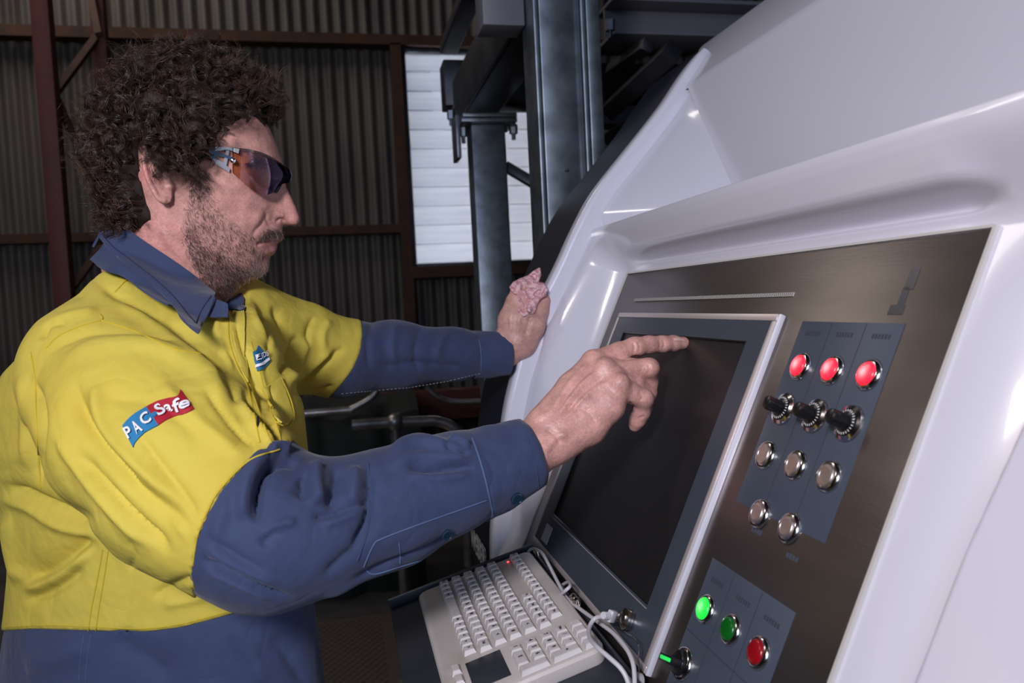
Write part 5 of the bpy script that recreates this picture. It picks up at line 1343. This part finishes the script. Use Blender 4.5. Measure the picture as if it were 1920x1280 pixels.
# seams
seam(T_y, [(58, 660), (66, 710), (68, 770), (72, 850), (78, 922)], M['yseam'], .0009)
seam(T_y, [(85, 655), (110, 630), (150, 612), (190, 600), (188, 590)], M['yseam'], .0009)
seam(T_y, [(190, 600), (250, 620), (330, 655), (380, 665), (420, 700)], M['yseam'], .0008)
seam(T_y, [(215, 548), (232, 530), (240, 522)], M['yseam'], .0008)
seam(T_y, [(193, 1030), (184, 1080), (172, 1140), (166, 1182)], M['yseam'], .0010)
seam(T_y, [(203, 1032), (196, 1080), (186, 1140), (180, 1182)], M['yseam'], .0010)
seam(T_y, [(157, 1190), (150, 1240), (148, 1290)], M['navseam'], .0005, dash=True, n=26)
seam(T_y, [(170, 1190), (163, 1240), (160, 1290)], M['navseam'], .0005, dash=True, n=26)
seam(T_y, [(0, 1176), (90, 1172), (180, 1175), (270, 1178), (340, 1169), (410, 1151), (480, 1130)], M['yseam'], .0006)
seam(T_all, [(524, 842), (466, 864), (412, 918), (388, 960), (370, 1005), (362, 1055)], M['yseam'], .0008)
seam(T_n, [(886, 822), (902, 870), (915, 920), (926, 972)], M['navseam'], .0009)
seam(T_n, [(912, 938), (850, 960), (780, 985), (715, 1010), (700, 1022), (682, 1062)], M['navseam'], .0007)
seam(T_n, [(682, 1062), (700, 1076), (750, 1062), (830, 1035), (922, 985)], M['navseam'], .0007)
seam(T_n, [(748, 1018), (750, 1035), (750, 1056)], M['navseam'], .0007)
seam(T_n, [(690, 870), (694, 930), (690, 990), (670, 1050)], M['nav'], .0012)
seam(T_n, [(984, 806), (996, 845), (1006, 880), (1010, 915)], M['nav'], .0006)
seam(T_f, [(640, 738), (700, 732), (800, 722), (900, 700)], mat('pale_stitching', (.25, .25, .28), .8), .0006, dash=True, n=40)
seam(T_f, [(898, 636), (902, 665), (902, 700)], M['navseam'], .0009)
# buttons
M['btn'] = mat('dark_blue_button', (.006, .022, .045), .25)
def shirtbutton(T, x, y, r=.0058, par_=None):
    p = hit(T, x, y, .0022); q = hit(T, x+6, y, 0); w = hit(T, x, y+6, 0)
    if p is None: return
    n = nz(np.cross(q-p, w-p)) if q is not None and w is not None else nz(CAMP-p)
    if n@(CAMP-p) < 0: n = -n
    n = nz(n+nz(CAMP-p)*1.2)
    o = MB().lathe([(r*.9, -.002), (r, .0006), (r*.95, .0018), (r*.75, .0022), (r*.66, .0014), (.0002, .0013)], p, n, 24).build('button', M['btn'], pr, smooth=True)
    a = nz(np.cross(n, [0, 0, 1])); b = np.cross(n, a); mb = MB()
    for i in (-1, 1):
        for j in (-1, 1): mb.lathe([(.0006, .0012), (.0006, .0016)], p+a*i*.0012+b*j*.0012, n, 8)
    e = mb.build('button_holes', M['black'], None, kind=None); e.parent = o; e.matrix_parent_inverse = Matrix.Identity(4)
shirtbutton(T_n, 967, 932, .0066); shirtbutton(T_n, 836, 999)
# collar: stand and leaf wrapped round the neck; rows of (x, y, half width in head units)
def sheet(name, rows, th, m, n=36, k=10, label=None, off=.004, wob=0.0):
    R2 = np.array([crom(r, n) for r in rows]); G = np.array([crom(R2[:, i], k) for i in range(n)])
    P = f2w(G[..., 0], G[..., 1], -np.abs(G[..., 2]))
    neg = G[..., 2] < 0
    if neg.any(): Q = h2w(G[..., 0], G[..., 1], -G[..., 2]); P[neg] = Q[neg]
    if off is not None:
        dist_ = np.linalg.norm(P-CAMP, axis=-1); dir_ = (P-CAMP)/dist_[..., None]
        for i in range(n):
            for j in range(k):
                hs = [hit(T_y, G[i, j, 0]+a, G[i, j, 1]+b) for a, b in ((0, 0), (13, 0), (-13, 0), (0, 13), (0, -13), (0, 26), (-9, 20), (9, 20), (-16, 36))]
                ds = [np.linalg.norm(h-CAMP) for h in hs if h is not None]
                if ds: dist_[i, j] = min(dist_[i, j], min(ds)-off)
        for _ in range(5):
            q = dist_.copy(); q[1:-1, 1:-1] = (dist_[:-2, 1:-1]+dist_[2:, 1:-1]+dist_[1:-1, :-2]+dist_[1:-1, 2:]+2*dist_[1:-1, 1:-1])/6
            dist_ = np.minimum(q, dist_+.0008)
        P = CAMP+dir_*dist_[..., None]
    for _ in range(2): P[1:-1, 1:-1] = (P[1:-1, 1:-1]*2+P[:-2, 1:-1]+P[2:, 1:-1]+P[1:-1, :-2]+P[1:-1, 2:])/6
    return slab(name, P, th, m, pr, label=label)
sheet('collar_stand', [[(206, 430, 40), (225, 448, 84), (262, 480, 100), (320, 530, 104), (372, 562, 92), (402, 560, 74), (427, 569, 46)],
                       [(190, 462, 50), (215, 480, 92), (255, 510, 108), (310, 552, 112), (365, 582, 98), (400, 577, 80), (428, 580, 50)],
                       [(168, 486, 56), (188, 501, 96), (226, 516, 112), (264, 540, 118), (312, 568, 118), (386, 591, 90), (427, 593, 56)]], .002, M['nav'], n=40, k=12, off=.003, label='navy collar stand')
T_sb = bvh(shirt, body)
sewn('collar_stand', T_sb, [(424, 571), (440, 561), (453, 553), (462, 561)], [(425, 588), (440, 585), (452, 586), (460, 582)], M['nav'], off=.004, th=.002, nu=14, nv=8, label='navy far end of the collar stand')
leaf = sheet('collar_leaf', [[(202, 409, 30), (222, 420, 70), (245, 434, 92), (282, 459, 104), (320, 484, 112), (350, 505, 112), (376, 525, 106), (404, 547, 88)],
                      [(192, 432, 40), (210, 452, 84), (240, 478, 106), (285, 510, 120), (325, 540, 126), (352, 560, 122), (374, 575, 114), (395, 577, 98)],
                      [(186, 446, 46), (200, 462, 90), (236, 494, 112), (283, 531, 128), (320, 567, 134), (345, 598, 132), (360, 612, 128), (373, 622, 120)]], .0026, M['nav'], n=48, k=16, off=.011, label='navy collar leaf with stitched edge')
T_c = bvh(leaf); M['dthread'] = mat('dark_navy_thread', (.012, .018, .045), .8)
seam(T_c, [(193, 441), (214, 464), (243, 486), (288, 521), (326, 556), (350, 587), (367, 606)], M['dthread'], .0006)
seam(T_c, [(367, 606), (379, 580), (396, 555)], M['dthread'], .0006)
def backsheet(name, rows, th, m, n=30, k=6):
    R2 = np.array([crom(r, n) for r in rows]); G = np.array([crom(R2[:, i], k) for i in range(n)])
    return slab(name, h2w(G[..., 0], G[..., 1], G[..., 2]), th, m, pr, label='navy back of the collar')
backsheet('collar_back', [[(208, 414, -30), (207, 413, 0), (225, 420, 60), (285, 460, 100), (350, 505, 106), (420, 555, 66)], [(189, 460, -56), (184, 459, 0), (215, 470, 84), (280, 530, 120), (350, 580, 120), (430, 590, 70)]], .0024, M['nav'])
# placket, pocket, badges
sewn('placket', T_y, [(386, 588), (425, 589), (428, 590)], [(420, 700), (440, 760), (452, 800)], M['yel'], off=.001) if False else None
sewn('placket', T_y, [(427, 585), (446, 588), (457, 586)], [(448, 688), (452, 700), (462, 718)], M['yel'], off=.0030, th=.002, nu=10, nv=20, label='yellow button placket')
seam(T_y, [(428, 590), (430, 640), (446, 690), (462, 720), (475, 770), (487, 830)], M['yseam'], .0009)
seam(T_y, [(456, 586), (458, 640), (462, 700), (478, 750), (500, 810), (520, 850)], M['yseam'], .0008)
seam(T_y, [(470, 640), (488, 700), (500, 745), (520, 800), (530, 845)], M['yseam'], .0007)
o = sewn('pocket_flap', T_y, [(494, 728), (508, 718), (523, 708)], [(508, 775), (530, 799), (547, 780)], M['yel'], off=.0035, th=.002, label='yellow chest pocket flap')
seam(T_y, [(494, 728), (500, 750), (510, 778), (520, 797), (534, 799), (547, 782), (541, 750), (523, 708)], M['yseam'], .0009, off=.003)
mb = MB(); p = hit(T_y, 483, 792, .002)
if p is not None: mb.tube([p+hy*-.005, p+hy*.006], .0012, 6); mb.build('thread_end', M['black'], pr)
# sleeve badge: blue half and red half with lettering
M['bblue'] = mat('embroidered_blue', (.012, .17, .36), .7, bump=[(700, .0003)]); M['bred'] = mat('embroidered_red', (.36, .006, .022), .7, bump=[(700, .0003)])
M['bwhite'] = mat('embroidered_white', (.72, .70, .76), .7)
def bp(u, v):   # crop coordinates of the badge -> photograph
    return (210+u/9.85, 720+v/9.85)
sewn('sleeve_badge', T_y, [bp(*q) for q in ((210, 780), (300, 670), (430, 560), (640, 435))], [bp(*q) for q in ((395, 1180), (440, 1080), (600, 910), (860, 765))], M['bblue'], off=.0016, th=.0015, label='blue half of the sleeve badge')
sewn('sleeve_badge', T_y, [bp(*q) for q in ((640, 435), (830, 330), (1050, 265), (1200, 240), (1255, 120))], [bp(*q) for q in ((860, 765), (1020, 660), (1200, 590), (1400, 530), (1500, 470))], M['bred'], off=.0016, th=.0015, nu=32, label='red half of the sleeve badge')
def lettering(T, s, fn, m, off, name='badge_lettering', bold=.012, two=.0012):
    V, F = text_mesh(s, bold)
    w = V[:, 0].max()-V[:, 0].min(); h = V[:, 1].max()-V[:, 1].min(); V = V/np.array([w, h, 1]); V[:, 0] -= V[:, 0].min()+.5; V[:, 1] -= (V[:, 1].min()+.5)
    px = [fn(x, y) for x, y, z in V]; Q = on(T, px, off)
    if Q is None: return
    n = len(Q); toC = (CAMP-Q); toC /= np.linalg.norm(toC, axis=1, keepdims=True)
    return mobj(name, np.vstack([Q, Q-toC*two]), list(F)+[tuple(i+n for i in f[::-1]) for f in F], m, pr)
def letter(T, ch, cx, cy, h, w, ang, off=.0036, m=None, f=bp, name='badge_lettering'):
    a = math.radians(ang); ca, sa = math.cos(a), math.sin(a)
    lettering(T, ch, lambda x, y: f(cx+x*w*ca+y*h*sa, cy+x*w*sa-y*h*ca), m or M['bwhite'], off, name, bold=.022)
for ch, cx, cy, h, w, ang in (('P', 340, 915, 215, 120, -27), ('A', 488, 820, 225, 165, -33), ('C', 640, 672, 205, 175, -33), ('S', 892, 508, 225, 165, -30), ('a', 1085, 460, 150, 150, -18), ('f', 1228, 415, 225, 120, -20), ('e', 1340, 408, 130, 150, -12)):
    letter(T_y, ch, cx, cy, h, w, ang)
sewn('badge_hyphen', T_y, [bp(*q) for q in ((735, 590), (780, 552), (830, 548))], [bp(*q) for q in ((760, 632), (800, 630), (845, 590))], M['bblue'], off=.0028, th=.0012, nu=8, nv=5)
# chest badge
o = sewn('chest_badge', T_y, [(474, 661), (480, 657), (483, 649)], [(484, 696), (495, 690), (506, 676)], mat('embroidered_teal', (.008, .11, .22), .7), off=.0020, th=.0015, nu=12, nv=12, label='blue chest badge')
lettering(T_y, 'EEDS', lambda x, y: (489.5+x*18-y*2, 668.5-x*8.5-y*10), M['bwhite'], .0042, bold=.01)
sewn('badge_stripe', T_y, [(481, 685), (490, 680), (501, 672)], [(482, 689), (492, 685), (503, 676.5)], M['bwhite'], off=.0032, th=.0012, nu=8, nv=3)
# finger nail of the pointing finger
T_b = bvh(body)
sewn('fingernail', T_b, [(1263, 634.5), (1272, 633.2), (1283, 636.5)], [(1264, 638.5), (1273, 638.5), (1284, 640)], mat('fingernail', (.66, .42, .38), .25), off=.0006, th=.001, nu=10, nv=6)
# ------------------------------------------------------------------ safety glasses
sg = empty('safety_glasses', h2w(500., 320., 0.), 'wraparound safety glasses with amber-violet lens and blue-grey arms worn by the man', 'glasses')
M['lens'] = bpy.data.materials.new('tinted_lens'); M['lens'].use_nodes = True
nt = M['lens'].node_tree; nt.nodes.remove(nt.nodes['Principled BSDF'])
tr = nt.nodes.new('ShaderNodeBsdfTransparent'); gl = nt.nodes.new('ShaderNodeBsdfGlossy'); mxs = nt.nodes.new('ShaderNodeMixShader'); lw = nt.nodes.new('ShaderNodeFresnel')
tr.inputs[0].default_value = (.88, .76, .63, 1); gl.inputs['Color'].default_value = (.75, .62, 1, 1); gl.inputs['Roughness'].default_value = .04; lw.inputs[0].default_value = 1.5
nt.links.new(lw.outputs[0], mxs.inputs[0]); nt.links.new(tr.outputs[0], mxs.inputs[1]); nt.links.new(gl.outputs[0], mxs.inputs[2]); nt.links.new(mxs.outputs[0], nt.nodes['Material Output'].inputs[0])
LP = [(436, 279, 324, 101), (455, 280, 341, 98), (475, 284, 357, 91), (492, 289, 365, 81), (508, 296, 363, 68), (520, 303, 353, 54), (530, 309, 345, 40), (537, 314, 343, 26), (542, 317, 342, 12), (543.5, 318, 342, 0)]
LP2 = LP+[(x, a, b, -s) for x, a, b, s in LP[-2::-1]]
def lens_grid(a0, a1, ds):
    C_ = crom(LP2, 90); v = np.linspace(a0, a1, 12)[:, None]
    X_ = np.tile(C_[:, 0], (12, 1)); Y_ = C_[:, 1]*(1-v)+C_[:, 2]*v; S_ = np.tile(-C_[:, 3], (12, 1)); X_ = X_+3.5*np.sin(np.pi*v)*np.clip((C_[:, 0]-440)/80, 0, 1)
    return f2w(X_, Y_, S_)
mid = h2w(460., 320., 0.)
slab('lens', lens_grid(0, 1, 0), .0016, M['lens'], sg, out=_a)
slab('brow_bar', lens_grid(-.035, .03, 0)+_a*.0006, .0022, mat('smoky_brow_edge', (.05, .02, .015), .15), sg, out=_a)
M['arm'] = mat('blue_grey_arm', (.030, .075, .125), .22, .3); M['armlt'] = mat('silver_grey_arm', (.34, .38, .42), .25, .5)
for sg_ in (-1, 1):
    def hp(x, y, o): return f2w(float(x), float(y), sg_*(max(float(head_hw(np.array([x]), np.array([y]))[0]), 92)+o if x < 436 else 101+o))
    def strip(name, top, bot, m, o, th=.0016, n=18):
        a = crom(top, n); b = crom(bot, n); G = np.array([[hp(*(a[i]*(1-v)+b[i]*v), o) for i in range(n)] for v in np.linspace(0, 1, 5)])
        return slab(name, G, th, m, sg, out=_c*sg_)
    strip('temple_arm', [(330, 282), (355, 278), (381, 274), (410, 275)], [(330, 292), (355, 292), (381, 296), (406, 300)], M['arm'], 5)
    strip('temple_arm_upper_fork', [(404, 275), (425, 276), (449, 279)], [(404, 283), (428, 281), (447, 288)], M['armlt'], 5.5)
    strip('temple_arm_lower_fork', [(400, 296), (415, 303), (431, 316)], [(398, 304), (413, 313), (430, 323)], M['armlt'], 5.5)
    strip('temple_arm_cross', [(400, 284), (418, 288), (440, 296)], [(400, 292), (418, 294), (440, 303)], M['arm'], 5.6)
    strip('temple_arm_cross', [(424, 282), (421, 296), (419, 306)], [(430, 282), (427, 298), (424, 311)], M['armlt'], 5.4)
    MB().lathe([(.0033, 0), (.0030, .002), (.0003, .0032)], hp(437, 301, 6), _c*sg_, 18).build('hinge_screw', M['chrome'], sg, smooth=True)
    a = f2w(527., 338., sg_*26.); b = f2w(516., 361., sg_*33.)
    MB().tube([a+(b-a)*t for t in np.linspace(0, 1, 12)], [.0022+.0012*math.sin(t*3.1)+.0003*math.sin(t*40) for t in np.linspace(0, 1, 12)], 12).build('nose_pad', M['black'], sg, smooth=True)
# ------------------------------------------------------------------ pink cleaning cloth
M['pink'] = mat('pink_patterned_cloth', (.56, .27, .29), .85, noise=(190, (.70, .46, .48), .47, .53), bump=[(190, .0012), (60, .002)])
CL = [(954, 538), (962, 528), (976, 521), (990, 516), (999, 508), (1013, 500), (1015, 516), (1010, 529), (1022, 532), (1028, 543), (1024, 554), (1012, 562), (1007, 574), (1003, 586), (990, 592), (978, 595), (970, 586), (973, 570), (970, 554), (960, 548)]
def pinkf(P):
    x, y, z = topx(P); r = polysd(x, y, CL)*z/FPX
    zm = 1.228+.00030*(590-y)+.004*np.sin(x*.35)*np.sin(y*.3)
    zm = np.where(y < 545, zm+.022*sstep((545-y)/30), zm)
    return smax(r, np.abs(z-zm)-.0065, .005)
lo, hi = bbox(sh([(955, 500, 1.23, .02), (1030, 600, 1.27, .02), (990, 550, 1.21, .02)]), .02)
pV, pF = surfnets(pinkf, lo, hi, .0018); pV = relax(pV, pF, 2)
PFL = [([(985, 540), (1000, 548), (1022, 542)], 3, 3, 'g'), ([(978, 545), (984, 565), (980, 585)], 3, 2.5, 'g'), ([(990, 590), (996, 570), (1008, 556)], 3, 3, 'r'), ([(965, 540), (985, 530), (1005, 520)], 3, 2.5, 'r'), ([(975, 545), (990, 535), (1010, 536)], 2.5, 3, 'g'), ([(985, 560), (998, 556), (1012, 548)], 2.5, 2.5, 'g'), ([(982, 552), (992, 566), (988, 582)], 3, 2, 'r'), ([(1000, 512), (1003, 522), (1000, 530)], 2, 2, 'g')]
pV = folds(pV, vnormals(pV, pF), PFL)
tag(mobj('cleaning_cloth', pV, pF, M['pink'], None, True), 'crumpled pink patterned cleaning cloth held in the far hand on the machine rim', 'cloth')
